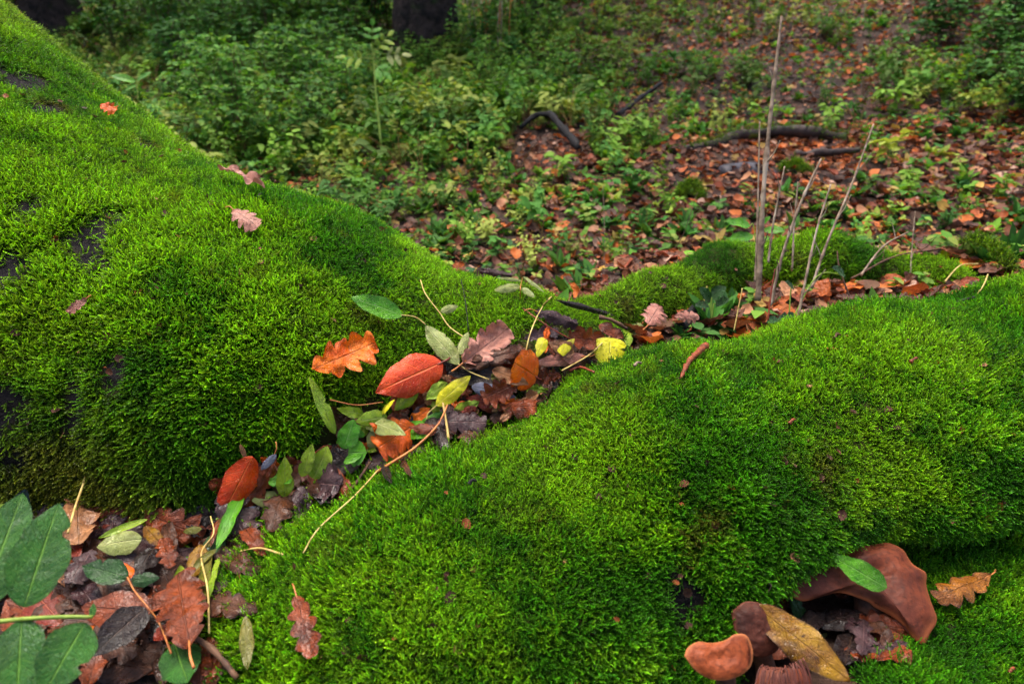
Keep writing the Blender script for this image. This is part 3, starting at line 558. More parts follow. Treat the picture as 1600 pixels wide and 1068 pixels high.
while nh < 46:
    u, v = rs.uniform(380, 930), rs.uniform(530, 795)
    if not inpoly(np.array(u), np.array(v), HEAP): continue
    a = rs.uniform(0, 6.28); l = rs.uniform(24, 48); k = ['oak', 'beech', 'long'][rs.integers(3)]; mt = ['rust', 'tan', 'orange', 'ygreen', 'pink', 'olive', 'rust'][rs.integers(7)]
    PL('oak_leaf' if k == 'oak' else 'withered_leaf', k, (u - l / 2 * math.cos(a), v - l / 2 * math.sin(a)), (u + l / 2 * math.cos(a), v + l / 2 * math.sin(a)), l * rs.uniform(.4, .6), mt, f'small {CW[mt]} {KW[k]} scattered over the leaf heap in the cleft', lift=rs.uniform(8, 18), face=.35, cup=rs.uniform(-1, .8), bend=rs.uniform(-.9, .6), wave=.12, stalk=0, group=f'small {CW[mt]} {KW[k]} group on the leaf heap'); nh += 1
# --- sprig with green leaves growing down the cleft
sp = empty('green_sprig', tuple(hitpt(350, 832, .012)[0])); tag(sp, 'sprig with long stem and oval green leaves lying along the cleft', 'plant')
def sub(o, name, pts, r0, r1, mat, lift):
    P = spline([hitpt(a, b, lift / 1000)[0] for a, b in pts]); V, F = tube(P, r0, r1, 6); child(name, V, F, M[mat], o)
bpy.context.view_layer.update()
def subleaf(par, *a, **k):
    o = PL(*a, label=None, parent=par, stalk=0, **k); mw = o.matrix_world.copy(); o.parent = par; o.matrix_parent_inverse = Matrix.Translation(-Vector(par.location)); o.matrix_world = mw; return o
sub(sp, 'stem', [(348, 832), (400, 776), (430, 757), (480, 728), (528, 690), (548, 672)], .0016, .0011, 'stem_green', 24); sub(sp, 'stem', [(402, 793), (435, 760), (490, 716), (530, 703)], .0017, .0011, 'stem_green', 22)
for b, tp, w, m in [((530, 692), (582, 736), 44, 'green'), ((524, 686), (539, 645), 34, 'green'), ((506, 672), (472, 600), 19, 'ygreen'), ((478, 726), (494, 684), 36, 'ygreen'), ((464, 724), (478, 681), 22, 'ygreen'), ((434, 749), (441, 702), 27, 'ygreen'), ((438, 752), (469, 744), 18, 'ygreen'), ((544, 756), (572, 738), 14, 'green')]:
    subleaf(sp, 'leaf', 'cherry', b, tp, w, m, lift=30, face=.6, cup=.4)
for cx_, cy_, lab in [(455, 775, 'tiny clover-like green seedling beside the dark brown curled oak leaf'), (527, 722, 'tiny clover-like green seedling under the largest sprig leaf'), (541, 667, 'tiny clover-like green seedling at the top of the sprig')]:
    P0, N0 = hitpt(cx_, cy_, .006); cl = empty('clover_seedling', tuple(P0)); tag(cl, lab, 'seedling', 'tiny clover-like seedlings'); bpy.context.view_layer.update()
    sub(cl, 'stem', [(cx_, cy_ + 4), (cx_ + 2, cy_)], .0008, .0006, 'stem_green', 20)
    for q in range(4):
        a = q * 1.57 + .5; r = 17 if cx_ < 500 else 12; subleaf(cl, 'leaf', 'round', (cx_, cy_), (cx_ + r * math.cos(a), cy_ + r * .85 * math.sin(a)), r * .9, 'green', lift=30, face=.7, cup=.2, bend=0)
# --- lower part of the cleft
PL('beech_leaf', 'beech', (392, 704), (344, 791), 50, 'red', 'vivid red-orange pointed leaf on the moss at the left edge of the cleft', lift=20, face=.55, cup=-.5, stalk=0)
PL('withered_leaf', 'long', (377, 686), (382, 712), 9, 'tan', 'thin tan leaf tip sticking up behind the vivid red-orange leaf', lift=14, cup=-1, stalk=0)
PL('withered_leaf', 'oak', (430, 702), (390, 770), 32, 'rust', 'brown curled oak leaf beside the vivid red-orange leaf', lift=16, wave=.1)
PL('withered_leaf', 'long', (432, 700), (404, 722), 13, 'grey', 'silvery grey folded leaf behind the sprig', lift=24, stalk=0, face=.7)
PL('oak_leaf', 'oak', (478, 735), (550, 790), 62, 'purple', 'dark purple-brown curled oak leaf on the moss below the sprig', lift=20, wave=.13, cup=.6, face=.5, stalk=0)
PL('oak_leaf', 'long', (482, 780), (468, 815), 20, 'purple', 'glossy purple lobe hanging from the dark curled oak leaf', lift=20, cup=-.7, stalk=0)
PL('cherry_leaf', 'long', (436, 756), (404, 806), 26, 'pale', 'pale spotted green leaf under the sprig stem', lift=18, stalk=0, face=.6)
PL('willow_leaf', 'long', (404, 772), (366, 832), 16, 'grey', 'slim silver-grey leaf in the bundle of long leaves', lift=20, stalk=0, face=.6)
PL('willow_leaf', 'long', (398, 800), (366, 890), 24, 'green', 'long folded green leaf leaning on the right root', lift=22, stalk=0, face=.6, cup=.8)
PL('willow_leaf', 'long', (330, 848), (375, 790), 18, 'rust', 'long rust-brown leaf in the bundle beside the straw stem', lift=16, stalk=0, face=.6, cup=.8)
PL('willow_leaf', 'long', (328, 886), (392, 806), 17, 'olive', 'long olive leaf across the bundle of long leaves', lift=20, stalk=0, face=.6, cup=.8)
PL('willow_leaf', 'long', (355, 848), (332, 912), 34, 'dkgreen', 'broad dark green leaf in the middle of the bundle', lift=14, stalk=0, face=.6)
PL('willow_leaf', 'long', (364, 888), (326, 930), 14, 'olive', 'thin olive leaf crossing the foot of the bundle', lift=22, stalk=0, face=.6, cup=.9)
PL('willow_leaf', 'long', (352, 892), (338, 976), 19, 'olive', 'long drooping olive leaf at the lower end of the bundle', lift=18, stalk=0, face=.6, cup=.9)
PL('willow_leaf', 'long', (368, 896), (346, 968), 11, 'ygreen', 'narrow green leaf along the right side of the bundle', lift=16, stalk=0, face=.6, cup=.9)
PL('willow_leaf', 'long', (358, 836), (350, 886), 10, 'rust', 'thin orange-brown leaf edge inside the bundle', lift=24, stalk=0, face=.6, cup=.9)
PL('cherry_leaf', 'cherry', (322, 880), (315, 932), 30, 'gold', 'yellow-brown curled leaf at the left of the bundle', lift=20, stalk=0, face=.6)
PL('cherry_leaf', 'long', (327, 855), (297, 862), 13, 'olive', 'small olive-orange leaf beside the yellow stalk of the bundle', lift=22, stalk=0, face=.6)
PL('withered_leaf', 'long', (322, 848), (318, 801), 18, 'purple', 'mauve narrow leaf standing against the moss above the pile', lift=14, face=.7, cup=-.6, stalk=0)
PL('oak_leaf', 'oak', (489, 950), (524, 1040), 40, 'rust', 'orange-brown oak leaf alone on the front of the right root', lift=26, face=.5, wave=.05, cup=.4)
PL('willow_leaf', 'long', (404, 985), (408, 1066), 22, 'olive', 'olive spotted leaf on the moss at the foot of the right root', lift=20, stalk=0)
# --- the pile at the foot of the left root
PL('oak_leaf', 'oak', (138, 816), (140, 890), 56, 'tan', 'pale tan oak leaf with curled lobes on the pile', lift=34, tl=30, wave=.11, cup=.6, face=.6)
PL('beech_leaf', 'beech', (228, 824), (148, 832), 40, 'rust', 'orange-red curved leaf at the back of the pile against the moss', lift=26, wave=.08, cup=-.7, face=.5)
PL('beech_leaf', 'beech', (170, 850), (232, 838), 34, 'deepred', 'deep red leaf at the back of the pile', lift=18, wave=.08, stalk=0)
PL('beech_leaf', 'beech', (102, 838), (142, 852), 28, 'orange', 'small orange leaf beside the tan oak leaf', lift=26, stalk=0)
PL('withered_leaf', 'oak', (190, 870), (232, 850), 34, 'purple', 'mauve crumpled leaf beside the tan oak leaf', lift=22, wave=.12, stalk=0)
PL('beech_leaf', 'beech', (104, 862), (138, 902), 38, 'deepred', 'dark red leaf under the tan oak leaf', lift=20, stalk=0)
PL('cherry_leaf', 'cherry', (236, 880), (166, 892), 40, 'pale', 'pale green leaf with grey blotches on the pile', lift=28, stalk=0, wave=.06)
PL('willow_leaf', 'long', (246, 852), (170, 884), 14, 'ygreen', 'narrow mossy green leaf above the blotched pale green leaf', lift=32, stalk=0, cup=.8)
PL('cherry_leaf', 'cherry', (240, 862), (274, 898), 22, 'gold', 'golden yellow leaf in the pile', lift=30, stalk=0)
PL('withered_leaf', 'long', (268, 846), (286, 902), 24, 'brown', 'brown curled leaf leaning on the moss behind the golden leaf', lift=24, wave=.1, stalk=0)
PL('withered_leaf', 'oak', (160, 896), (128, 950), 44, 'purple', 'purple-grey drooping oak leaf in the middle of the pile', lift=28, wave=.1, stalk=0)
PL('withered_leaf', 'beech', (256, 890), (228, 936), 34, 'dark', 'bluish black wet leaf beside the long orange oak leaf', lift=26, wave=.08, stalk=0)
PL('withered_leaf', 'beech', (90, 905), (118, 955), 24, 'tan', 'tan folded leaf edge beside the ash leaflet', lift=26, wave=.12, stalk=0, cup=-1)
PL('beech_leaf', 'beech', (55, 940), (116, 1005), 60, 'deepred', 'dark wet red leaf under the green leaf stalk', lift=12, stalk=0)
PL('oak_leaf', 'oak', (350, 1050), (278, 896), 84, 'rust', 'large orange-brown oak leaf lying diagonally across the pile', lift=38, wave=.06, face=.6, cup=-.35)
PL('oak_leaf', 'oak', (282, 940), (274, 892), 32, 'rust', 'reddish leaf lobe at the tip of the large oak leaf', lift=40, wave=.08, stalk=0)
PL('beech_leaf', 'beech', (246, 1001), (146, 990), 66, 'rust', 'broad salmon-brown leaf with straight veins on the pile', lift=30, face=.6, cup=-.4, stalk=0)
PL('beech_leaf', 'beech', (196, 1030), (156, 1012), 26, 'orange', 'orange leaf lying below the broad salmon-brown leaf', lift=22, stalk=0)
PL('withered_leaf', 'beech', (222, 957), (152, 938), 42, 'dkgreen', 'dark green-black leaflet on the orange forked stalk', lift=42, face=.6, cup=.4, stalk=0)
PL('withered_leaf', 'beech', (226, 955), (268, 950), 24, 'dkgreen', 'blackish green leaflet right of the orange forked stalk', lift=36, face=.6, stalk=0)
PL('beech_leaf', 'beech', (224, 952), (200, 926), 26, 'orange', 'orange leaf tip above the orange forked stalk', lift=36, stalk=0)
PL('withered_leaf', 'cherry', (244, 1002), (172, 1080), 52, 'dark', 'large dark grey-brown leaf with a pale midrib at the foot of the pile', lift=40, face=.6, cup=.3, stalk=0)
PL('beech_leaf', 'beech', (270, 1018), (238, 1042), 26, 'deepred', 'small red leaf under the orange forked stalk', lift=30, stalk=.4, smat='stem_red')
PL('cherry_leaf', 'cherry', (262, 1040), (340, 1085), 62, 'ash', 'smooth green leaf at the foot of the pile below the large oak leaf', lift=28, stalk=0, face=.6)
PL('cherry_leaf', 'cherry', (292, 918), (318, 965), 20, 'ygreen', 'glossy light green leaf behind the large oak leaf', lift=24, stalk=0)
PL('fern_leaf', 'long', (62, 745), (40, 800), 26, 'blue', 'dark blue-green ribbed leaf at the foot of the moss wall', lift=16, stalk=0, face=.7)
PL('fern_leaf', 'long', (98, 780), (122, 830), 32, 'blue', 'dark blue-green ribbed leaf behind the tall straw stem', lift=16, stalk=0, face=.7)
PL('cherry_leaf', 'long', (2, 782), (38, 768), 16, 'ygreen', 'light green leaf at the foot of the moss wall', lift=18, stalk=0, face=.6)
PL('withered_leaf', 'beech', (-20, 772), (8, 762), 20, 'rust', 'rust leaf against the foot of the moss wall', lift=14, stalk=0)
# --- the big green compound leaf over the pile
DA = .50; ac = empty('compound_leaf', tuple(W(-70, 972, np.array(.5)))); tag(ac, 'green compound leaf with large smooth leaflets hanging over the leaf pile', 'leaf'); bpy.context.view_layer.update()
rp = spline([W(-70, 976, np.array(.49)), W(0, 970, np.array(.5)), W(40, 966, np.array(.505)), W(100, 963, np.array(.51)), W(145, 963, np.array(.515))]); V, F = tube(rp, .0020, .0014, 7); child('leaf_stalk', V, F, M['stem_green'], ac)
for b, tp, w, dd in [((38, 948), (92, 786), 84, (.505, .55)), ((-30, 950), (36, 770), 84, (.495, .55)), ((34, 968), (26, 1120), 72, (.505, .47)), ((133, 972), (66, 1088), 74, (.514, .48)), ((-40, 975), (-70, 1110), 80, (.5, .47)), ((144, 963), (146, 942), 10, (.515, .52))]:
    subleaf(ac, 'leaflet', 'cherry', b, tp, w, 'ash', D=dd, face=.75, cup=.35, bend=-.25, wave=.02)
# --- stems lying about
stem('leaf_stem', [(130, 660), (137, 700), (133, 745), (118, 790), (106, 832)], .0016, .0012, 'stem', 'tall bent straw-coloured stem leaning on the steep moss of the root flare', D=(.84, .69))
stem('leaf_stem', [(650, 453, 14), (660, 480, 20), (684, 506, 18), (705, 525, 16), (732, 548, 24)], .0008, .0010, 'stem', 'long thin bent straw stem crossing the moss above the heap')
stem('leaf_stem', [(694, 626, 38), (694, 660, 36), (700, 690, 24), (706, 708, 14)], .0011, .0019, 'stem', 'pale straw stem with a thick end hanging down from the heap')
stem('leaf_stem', [(712, 624, 36), (704, 655, 34), (690, 688, 30), (664, 728, 26), (636, 750, 24), (596, 767, 20)], .0010, .0022, 'stem_or', 'long curved orange stem arching below the leaf heap')
stem('leaf_stem', [(608, 768, 24), (570, 805, 21), (520, 852, 20), (491, 886, 16)], .0010, .0008, 'stem', 'long straight straw stem lying on the moss of the right root')
stem('leaf_stem', [(388, 881, 12), (418, 881, 16), (452, 889, 12)], .0008, .0013, 'stem', 'short straw stem on the moss beside the bundle of long leaves')
stem('leaf_stem', [(866, 468, 12), (850, 484, 18), (837, 498, 22)], .0014, .0010, 'stem', 'short ochre stem sticking up at the crest of the sloping root')
stem('leaf_stem', [(836, 500, 24), (826, 522, 30), (812, 545, 34), (807, 572, 30)], .0008, .0010, 'stem', 'thin straw stalk standing behind the broad orange leaf')
stem('leaf_stem', [(814, 497, 14), (828, 516, 24), (852, 532, 24), (882, 545, 20)], .0009, .0009, 'stem_red', 'thin reddish stem across the purple leaves of the cleft')
stem('leaf_stem', [(862, 580, 26), (900, 562, 24), (940, 542, 22), (976, 530, 18), (1000, 520, 18)], .0010, .0012, 'stem', 'long pale stalk running behind the yellow heart-shaped leaf')
stem('leaf_stem', [(1005, 522, 20), (1020, 515, 26), (1036, 519, 14)], .0012, .0010, 'stem_green', 'bent pale green stalk beside the pink upright leaf')
stem('leaf_stem', [(342, 838, 30), (342, 870, 32), (340, 905, 32), (343, 950, 26), (352, 1000, 16)], .0008, .0010, 'stem', 'yellow upright stalk in front of the bundle of long leaves')
stem('leaf_stem', [(222, 956, 46), (234, 978, 46), (246, 1002, 44), (276, 1020, 40), (308, 1040, 34)], .0008, .0010, 'stem_or', 'orange forked stalk lying over the pile')
stem('leaf_stem', [(510, 622, 16), (545, 629, 24), (585, 628, 28)], .0009, .0007, 'stem_or', 'thin orange stalk under the curled orange oak leaf')
stem('fallen_twig', [(312, 988, 30), (338, 1006, 26), (360, 1035, 20), (384, 1072, 14)],   .0032, .0024, 'twig', 'grey decayed twig at the foot of the pile', 'twig', rough=.35)
stem('fallen_twig', [(1060, 607, 10), (1078, 584, 12), (1100, 559, 12)], .0022, .0046, 'twig_or', 'orange-brown knobbly twig alone on the moss of the right root', 'twig', rough=.5, knots=((.35, .35), (.7, .4)), nseg=24)
stem('fallen_twig', [(892, 594, 11), (915, 592, 13), (938, 598, 11)], .0022, .0016, 'stem_red', 'small dark red twig on the moss below the yellow heart-shaped leaf', 'twig', rough=.4)
stem('fallen_twig', [(930, 512, 16), (950, 518, 16), (966, 526, 14)], .0035, .003, 'twig', 'short dark brown twig on the crest of the saddle', 'twig', rough=.5)
stem('fallen_twig', [(720, 456, 16), (728, 490, 14), (730, 526, 10)], .0006, .0008, 'black', 'thin black twig standing in the moss of the sloping root', 'twig')
stem('fallen_twig', [(545, 798, 10), (565, 770, 14), (585, 742, 20)], .0016, .0022, 'twig', 'dark brown twig poking out of the leaf heap onto the moss', 'twig', rough=.5)
stem('fallen_twig', [(1490, 487, 8), (1510, 484, 11), (1530, 478, 9)], .002, .0024, 'black', 'short black twig on the crest of the right root', 'twig', rough=.4)
stem('fallen_twig', [(1530, 470, 6), (1540, 460, 14), (1550, 453, 22)], .0012, .0012, 'stem', 'short pale straw stub on the crest of the right root', 'twig')
stem('charred_stub', [(1062, 522, 4), (1076, 512, 14), (1090, 502, 18)], .012, .0135, 'black', 'black charred wood stub at the edge of the saddle', 'wood stub', rough=.25, n=12, nseg=14)
rs = np.random.default_rng(9)
for k, (a, b, lab) in enumerate([(1310, 540, 'tiny dark crumb of bark on the crest moss of the right root'), (1420, 575, 'tiny reddish bud scale on the moss of the right root'), (745, 770, 'tiny dark forked crumb on the moss below the orange stem'), (1230, 668, 'tiny brown seed husk on the broad moss of the right root'), (1000, 585, 'tiny pale fluff of bark beside the orange-brown twig'), (406, 318, 'tiny dark crumb on the ridge moss of the sloping root'), (1575, 1063, 'small orange leaf crumb on the moss carpet')]):
    stem('bark_crumb', [(a - 5, b + 3, 8), (a, b, 11), (a + 6, b - 2, 8)], .0022, .0012, ['twig', 'stem_red', 'black', 'twig_or', 'stalk', 'black', 'twig_or'][k], lab, 'crumb', rough=.6)
# yellow seedling on the ridge
sd2 = empty('yellow_seedling', tuple(hitpt(810, 478, .008)[0])); tag(sd2, 'small wilted yellow-green seedling on the ridge of the sloping root', 'seedling'); bpy.context.view_layer.update()
sub(sd2, 'stem', [(810, 480), (812, 460), (817, 440)], .0009, .0006, 'stem_or', 16)
for b, tp, w in [((809, 470), (770, 477), 15), ((811, 472), (828, 487), 11), ((812, 462), (774, 458), 6), ((814, 456), (840, 478), 6)]: subleaf(sd2, 'leaf', 'cherry', b, tp, w, 'pale', lift=16, face=.7)
# ---------------------------------------------------------------- mushrooms in the hollow
def cap_part(outline, ctr, D, nrm, dome, thick, mat, parent, sink=.0, seed=0, name='cap'):
    nrm = np.array(nrm, float); nrm /= np.linalg.norm(nrm); Cc = W(*ctr, np.array(D)); e1 = np.cross([0, 1, 0.], nrm); e1 /= np.linalg.norm(e1); e2 = np.cross(nrm, e1)
    r = ray(np.array([o[0] for o in outline], float), np.array([o[1] for o in outline], float)); tt = ((Cc - CAM) @ nrm) / (r @ nrm); Q = CAM + r * tt[:, None] - Cc
    xy = np.stack([Q @ e1, Q @ e2], 1); xy = np.vstack([xy, xy[:1]]); xy = spline(np.c_[xy, 0 * xy[:, :1]], 121)[:-1, :2]; n = len(xy); V = []; R = np.linalg.norm(xy, axis=1); th_ = np.arctan2(xy[:, 1], xy[:, 0]); wavy = .075 * R.mean() * (.5 * np.sin(3 * th_ + seed) + .35 * np.sin(5 * th_ + 2 * seed) + .25 * np.sin(9 * th_)) - .05 * R.mean()
    for rr in np.linspace(.01, 1, 26): V.append(np.c_[xy * rr, dome * (1 - rr ** 3.2) - sink * math.exp(-(rr / .4) ** 2) + wavy * rr ** 3])
    for rr, dz in [(1.012, -.25), (1.0, -.6), (.96, -.85), (.85, -.9), (.6, -1.1), (.25, -1.8)]: V.append(np.c_[xy * rr, thick * dz + dome * (1 - min(rr, 1) ** 3.2) * .8 + wavy * min(rr, 1) ** 3])
    V = np.array(V); g = V.copy(); g[..., 2] = seed; V[..., 2] += .0009 * noise3(g, 30, seed) * np.clip(np.linalg.norm(V[..., :2], axis=-1) / R.mean(), .2, 1.2) + .0012 * noise3(g, 90, seed + 1) + .0006 * noise3(g, 260, seed + 2)
    m = len(V); Wd = Cc + V[..., 0:1] * e1 + V[..., 1:2] * e2 + V[..., 2:3] * nrm; i = np.arange((m - 1) * n); a, b = i // n, i % n; b2 = (b + 1) % n
    F = np.stack([a * n + b, a * n + b2, (a + 1) * n + b2, (a + 1) * n + b], 1).tolist() + [list(range(n)), [(m - 1) * n + q for q in range(n)][::-1]]
    if np.cross(xy[1] - xy[0], -xy[0]) < 0: F = [f[::-1] for f in F]
    rad_ = np.repeat(np.r_[np.linspace(.01, 1, 26), np.ones(6)], n); o = child(name, Wd.reshape(-1, 3), F, M[mat], parent, attrs={'rad': rad_}); G, GF_ = [], []
    for k in range(0, n, 1):                                                   # gills: thin radial fins below the cap
        for q in range(2): pass
        d = xy[k]; a0, a1 = d * .28, d * .93; z0, z1 = -thick * 1.9 + dome * .7, -thick * 1.0; o_ = len(G); side = np.array([-d[1], d[0]]) / (np.linalg.norm(d) + 1e-9) * .0004
        for (p_, zt, zb) in [(a0, z0 + .002, z0 - .004), ((a0 + a1) / 2, (z0 + z1) / 2 + .003, (z0 + z1) / 2 - .004), (a1, z1 + .002, z1 - .001)]:
            for sg in (-1, 1): G += [Cc + (p_[0] + sg * side[0]) * e1 + (p_[1] + sg * side[1]) * e2 + zt * nrm, Cc + (p_[0] + sg * side[0]) * e1 + (p_[1] + sg * side[1]) * e2 + zb * nrm]
        for h in (0, 4): GF_ += [(o_ + h, o_ + h + 1, o_ + h + 5, o_ + h + 4), (o_ + h + 2, o_ + h + 6, o_ + h + 7, o_ + h + 3), (o_ + h + 1, o_ + h + 3, o_ + h + 7, o_ + h + 5)]
    gl = child('gills', np.array(G), GF_, M['gill'], parent, smooth_=False); gl['kind'] = 'stuff'; return Cc, nrm
def mstem(parent, top, foot, r0, r1): V, F = tube(spline([top, (np.array(top) + foot) / 2 + [.003, 0, 0], foot]), r0, r1, 14, rough=.2); child('stem', V, F, M['mstem'], parent)
mu = empty('mushroom', tuple(W(1360, 985, np.array(.74)))); tag(mu, 'large reddish-brown wavy-capped mushroom with a green leaf on top', 'mushroom', 'mushrooms under the root'); bpy.context.view_layer.update()
out1 = [(1229, 908), (1238, 890), (1262, 877), (1300, 868), (1340, 856), (1385, 846), (1414, 856), (1428, 880), (1448, 893), (1451, 912), (1456, 940), (1463, 968), (1455, 986), (1446, 1004), (1430, 996), (1412, 974), (1388, 954), (1362, 940), (1336, 930), (1312, 924), (1288, 929), (1258, 937), (1238, 927)]
c_, n_ = cap_part(out1, (1362, 903), .69, (.02, -.45, .9), .010, .0035, 'cap', mu, .010, 3); mstem(mu, c_ - n_ * .012, W(1350, 1000, np.array(.70)), .014, .017)
m2 = empty('mushroom', tuple(W(1120, 1085, np.array(.62)))); tag(m2, 'smaller pale orange-brown kidney-shaped mushroom cap poking out under the moss', 'mushroom', 'mushrooms under the root'); bpy.context.view_layer.update()
out2 = [(1070, 1024), (1076, 1011), (1092, 1002), (1112, 1004), (1132, 1000), (1150, 990), (1168, 993), (1177, 1014), (1175, 1038), (1158, 1054), (1132, 1062), (1108, 1059), (1086, 1045)]
c_, n_ = cap_part(out2, (1124, 1028), .555, (-.05, -.6, .8), .004, .0028, 'cap2', m2, .002, 5); mstem(m2, c_ - n_ * .01, W(1135, 1090, np.array(.60)), .008, .009)
m3 = empty('mushroom', tuple(W(1200, 1100, np.array(.64)))); tag(m3, 'dark brown mushroom with pinkish gills showing beside the yellow leaf', 'mushroom', 'mushrooms under the root'); bpy.context.view_layer.update()
out3 = [(1146, 955), (1165, 940), (1192, 944), (1212, 965), (1222, 995), (1212, 1020), (1186, 1026), (1162, 1012), (1150, 985)]
c_, n_ = cap_part(out3, (1184, 985), .615, (.1, -.7, .7), .004, .004, 'cap3', m3, .0, 8); mstem(m3, c_ - n_ * .01, W(1210, 1120, np.array(.64)), .009, .011)
m4 = empty('mushroom', tuple(W(1225, 1110, np.array(.60)))); tag(m4, 'upturned mushroom fragment showing rows of pinkish gills', 'mushroom', 'mushrooms under the root'); bpy.context.view_layer.update()
gq = [W(1205, 1118, np.array(.575)), W(1262, 1118, np.array(.575))]
for k in range(25):
    f = k / 24; u0, u1 = 1192 + 62 * f, 1178 + 96 * f; P_ = spline([W(u0 + 1.8 * math.sin(k * 2.1), 1032 + 1.5 * math.sin(k * 1.7) + 12 * math.sin(3.1 * f + .5), np.array(.580)), W((u0 + u1) / 2 + 2.4 * math.sin(k * 1.3), 1048, np.array(.570 + .006 * f)), W(u1 + 3 * math.sin(k), 1082, np.array(.560 + .012 * f))], 8); V, F = tube(P_, .0008, .0009, 6); child('gill', V, F, M['gill'], m4)
bk = [W(1188, 1040, np.array(.590)), W(1256, 1044, np.array(.590)), W(1284, 1092, np.array(.58)), W(1172, 1092, np.array(.58))]; bk = np.array(bk + [b + ray(1220, 1050) * .01 for b in bk]); child('cap', bk, [(0, 1, 2, 3), (7, 6, 5, 4), (0, 4, 5, 1), (1, 5, 6, 2), (2, 6, 7, 3), (3, 7, 4, 0)], M['cap'], m4)
PL('cherry_leaf', 'cherry', (1386, 918), (1299, 868), 38, 'green', 'glossy green oval leaf resting on the large mushroom cap', D=(.667, .679), face=.75, cup=.3, stalk=0)
PL('willow_leaf', 'long', (1180, 946), (1328, 1064), 60, 'gold', 'long mottled yellow-brown leaf lying among the mushrooms', D=(.625, .575), face=.7, cup=-.5, stalk=0, bend=-.3, wave=.06)
PL('oak_leaf', 'oak', (1536, 924), (1456, 962), 44, 'ochre', 'ochre oak leaf lying on the moss carpet beside the large mushroom', face=.5, lift=16, wave=.07, stalk=.2)
PL('oak_leaf', 'oak', (1432, 985), (1344, 972), 46, 'rust', 'brown oak leaf tucked under the rim of the large mushroom', D=(.665, .68), face=.7, wave=.09, stalk=0)
PL('cherry_leaf', 'round', (1278, 1006), (1302, 994), 22, 'pale', 'small pale green leaf fragment in the dark hollow', D=(.68, .69), face=.7, stalk=0)
PL('cherry_leaf', 'long', (1236, 925), (1262, 985), 22, 'dkgreen', 'dark green leaf hanging in the shade of the hollow', D=(.70, .69), face=.7, stalk=0)
PL('withered_leaf', 'oak', (1330, 1020), (1268, 1000), 36, 'brown', 'wet brown leaf on the floor of the hollow', D=(.69, .70), face=.6, stalk=0)
PL('withered_leaf', 'oak', (1270, 1030), (1340, 1040), 40, 'rust', 'reddish brown leaf on the floor of the hollow beside the yellow leaf', D=(.66, .67), face=.6, stalk=0)
PL('withered_leaf', 'beech', (1215, 940), (1262, 962), 30, 'purple', 'violet-grey leaf at the back of the hollow', D=(.72, .73), face=.6, stalk=0)
PL('withered_leaf', 'beech', (1310, 965), (1360, 1020), 44, 'dark', 'blackish leaf beneath the large mushroom stem', D=(.72, .70), face=.6, stalk=0)
rs = np.random.default_rng(77)
for k in range(26):
    u, v = rs.uniform(1150, 1400), rs.uniform(930, 1066); a = rs.uniform(0, 6.28); l = rs.uniform(50, 90); mt = ['brown', 'dark', 'purple', 'rust'][k % 4]; kk = ['oak', 'beech'][k % 2]
    PL('oak_leaf' if kk == 'oak' else 'withered_leaf', kk, (u - l / 2 * math.cos(a), v - l / 2 * math.sin(a)), (u + l / 2 * math.cos(a), v + l / 2 * math.sin(a)), l * .5, mt, f'wet {CW[mt]} {KW[kk]} on the floor of the mushroom hollow', lift=rs.uniform(2, 10), wave=.08, stalk=0, face=.2, group=f'wet {CW[mt]} {KW[kk]} group in the mushroom hollow')
# ---------------------------------------------------------------- forest floor, bushes, trees and branches behind
t = NT('litter'); c = t.attr('col', 'INSTANCER'); oi = t.n('ShaderNodeTexCoord').outputs['Object']; n1 = t.noise(oi, 45, 3)
M['litter'] = t.finish(t.mix(t.math('MULTIPLY', t.ramp(n1, .4, .7), .55), c, lin((70, 40, 26))), .5, .3, t.bump(n1, .5, .002), .2, c)
t = NT('foliage'); c = t.attr('col'); rd = t.n('ShaderNodeObjectInfo').outputs['Random']; c2 = t.mix(t.math('MULTIPLY', rd, .4), c, lin((96, 132, 46)))
M['foliage'] = t.finish(c2, .6, .15, None, .3, t.mix(1.0, c2, (1.25, 1.2, .5, 1), 'MULTIPLY'))
t = NT('herb'); c = t.attr('col', 'INSTANCER'); M['herb'] = t.finish(c, .6, .15, None, .3, t.mix(1.0, c, (1.25, 1.2, .5, 1), 'MULTIPLY'))
def low_leaf(kind, n=7):                          # unit low-poly leaf: along +x, folded on the midrib
    s = np.linspace(0, 1, n); w = half_width(kind, np.clip(s, .001, .999)) * (.33 if kind != 'long' else .2)
    V = []; F = []
    for i in range(n): V += [(s[i], -w[i], .12 * w[i]), (s[i], 0, -.05 * math.sin(3.1 * s[i])), (s[i], w[i], .12 * w[i])]
    for i in range(n - 1):
        o = 3 * i; F += [(o, o + 3, o + 4, o + 1), (o + 1, o + 4, o + 5, o + 2)]
    return np.array(V), np.array(F)
LK = {k: low_leaf(k, n) for k, n in (('cherry', 5), ('beech', 6), ('oak', 15), ('heart', 5), ('long', 5), ('round', 5))}
def oriented(V, P, X, N, L):                      # copies of a unit leaf: n positions, directions, normals, lengths
    X = X / np.linalg.norm(X, axis=1, keepdims=True); N = N - X * (N * X).sum(1, keepdims=True); N /= np.linalg.norm(N, axis=1, keepdims=True); Y = np.cross(N, X)
    return P[:, None] + L[:, None, None] * (V[None, :, 0:1] * X[:, None] + V[None, :, 1:2] * Y[:, None] + V[None, :, 2:3] * N[:, None])
def leaves_mesh(name, kind, P, X, N, L, col, mat, bend=.25):
    V0, F0 = LK[kind]; V = V0.copy(); V[:, 2] -= bend * V[:, 0] ** 2; A = oriented(V, P, X, N, L); n, m = A.shape[:2]; F = (F0[None] + (np.arange(n) * m)[:, None, None]).reshape(-1, 4)
    c4 = np.ones((n * m, 4)); c4[:, :3] = np.repeat(col, m, 0); return mesh_np(name, A.reshape(-1, 3), F, mat, attrs={'col': c4})
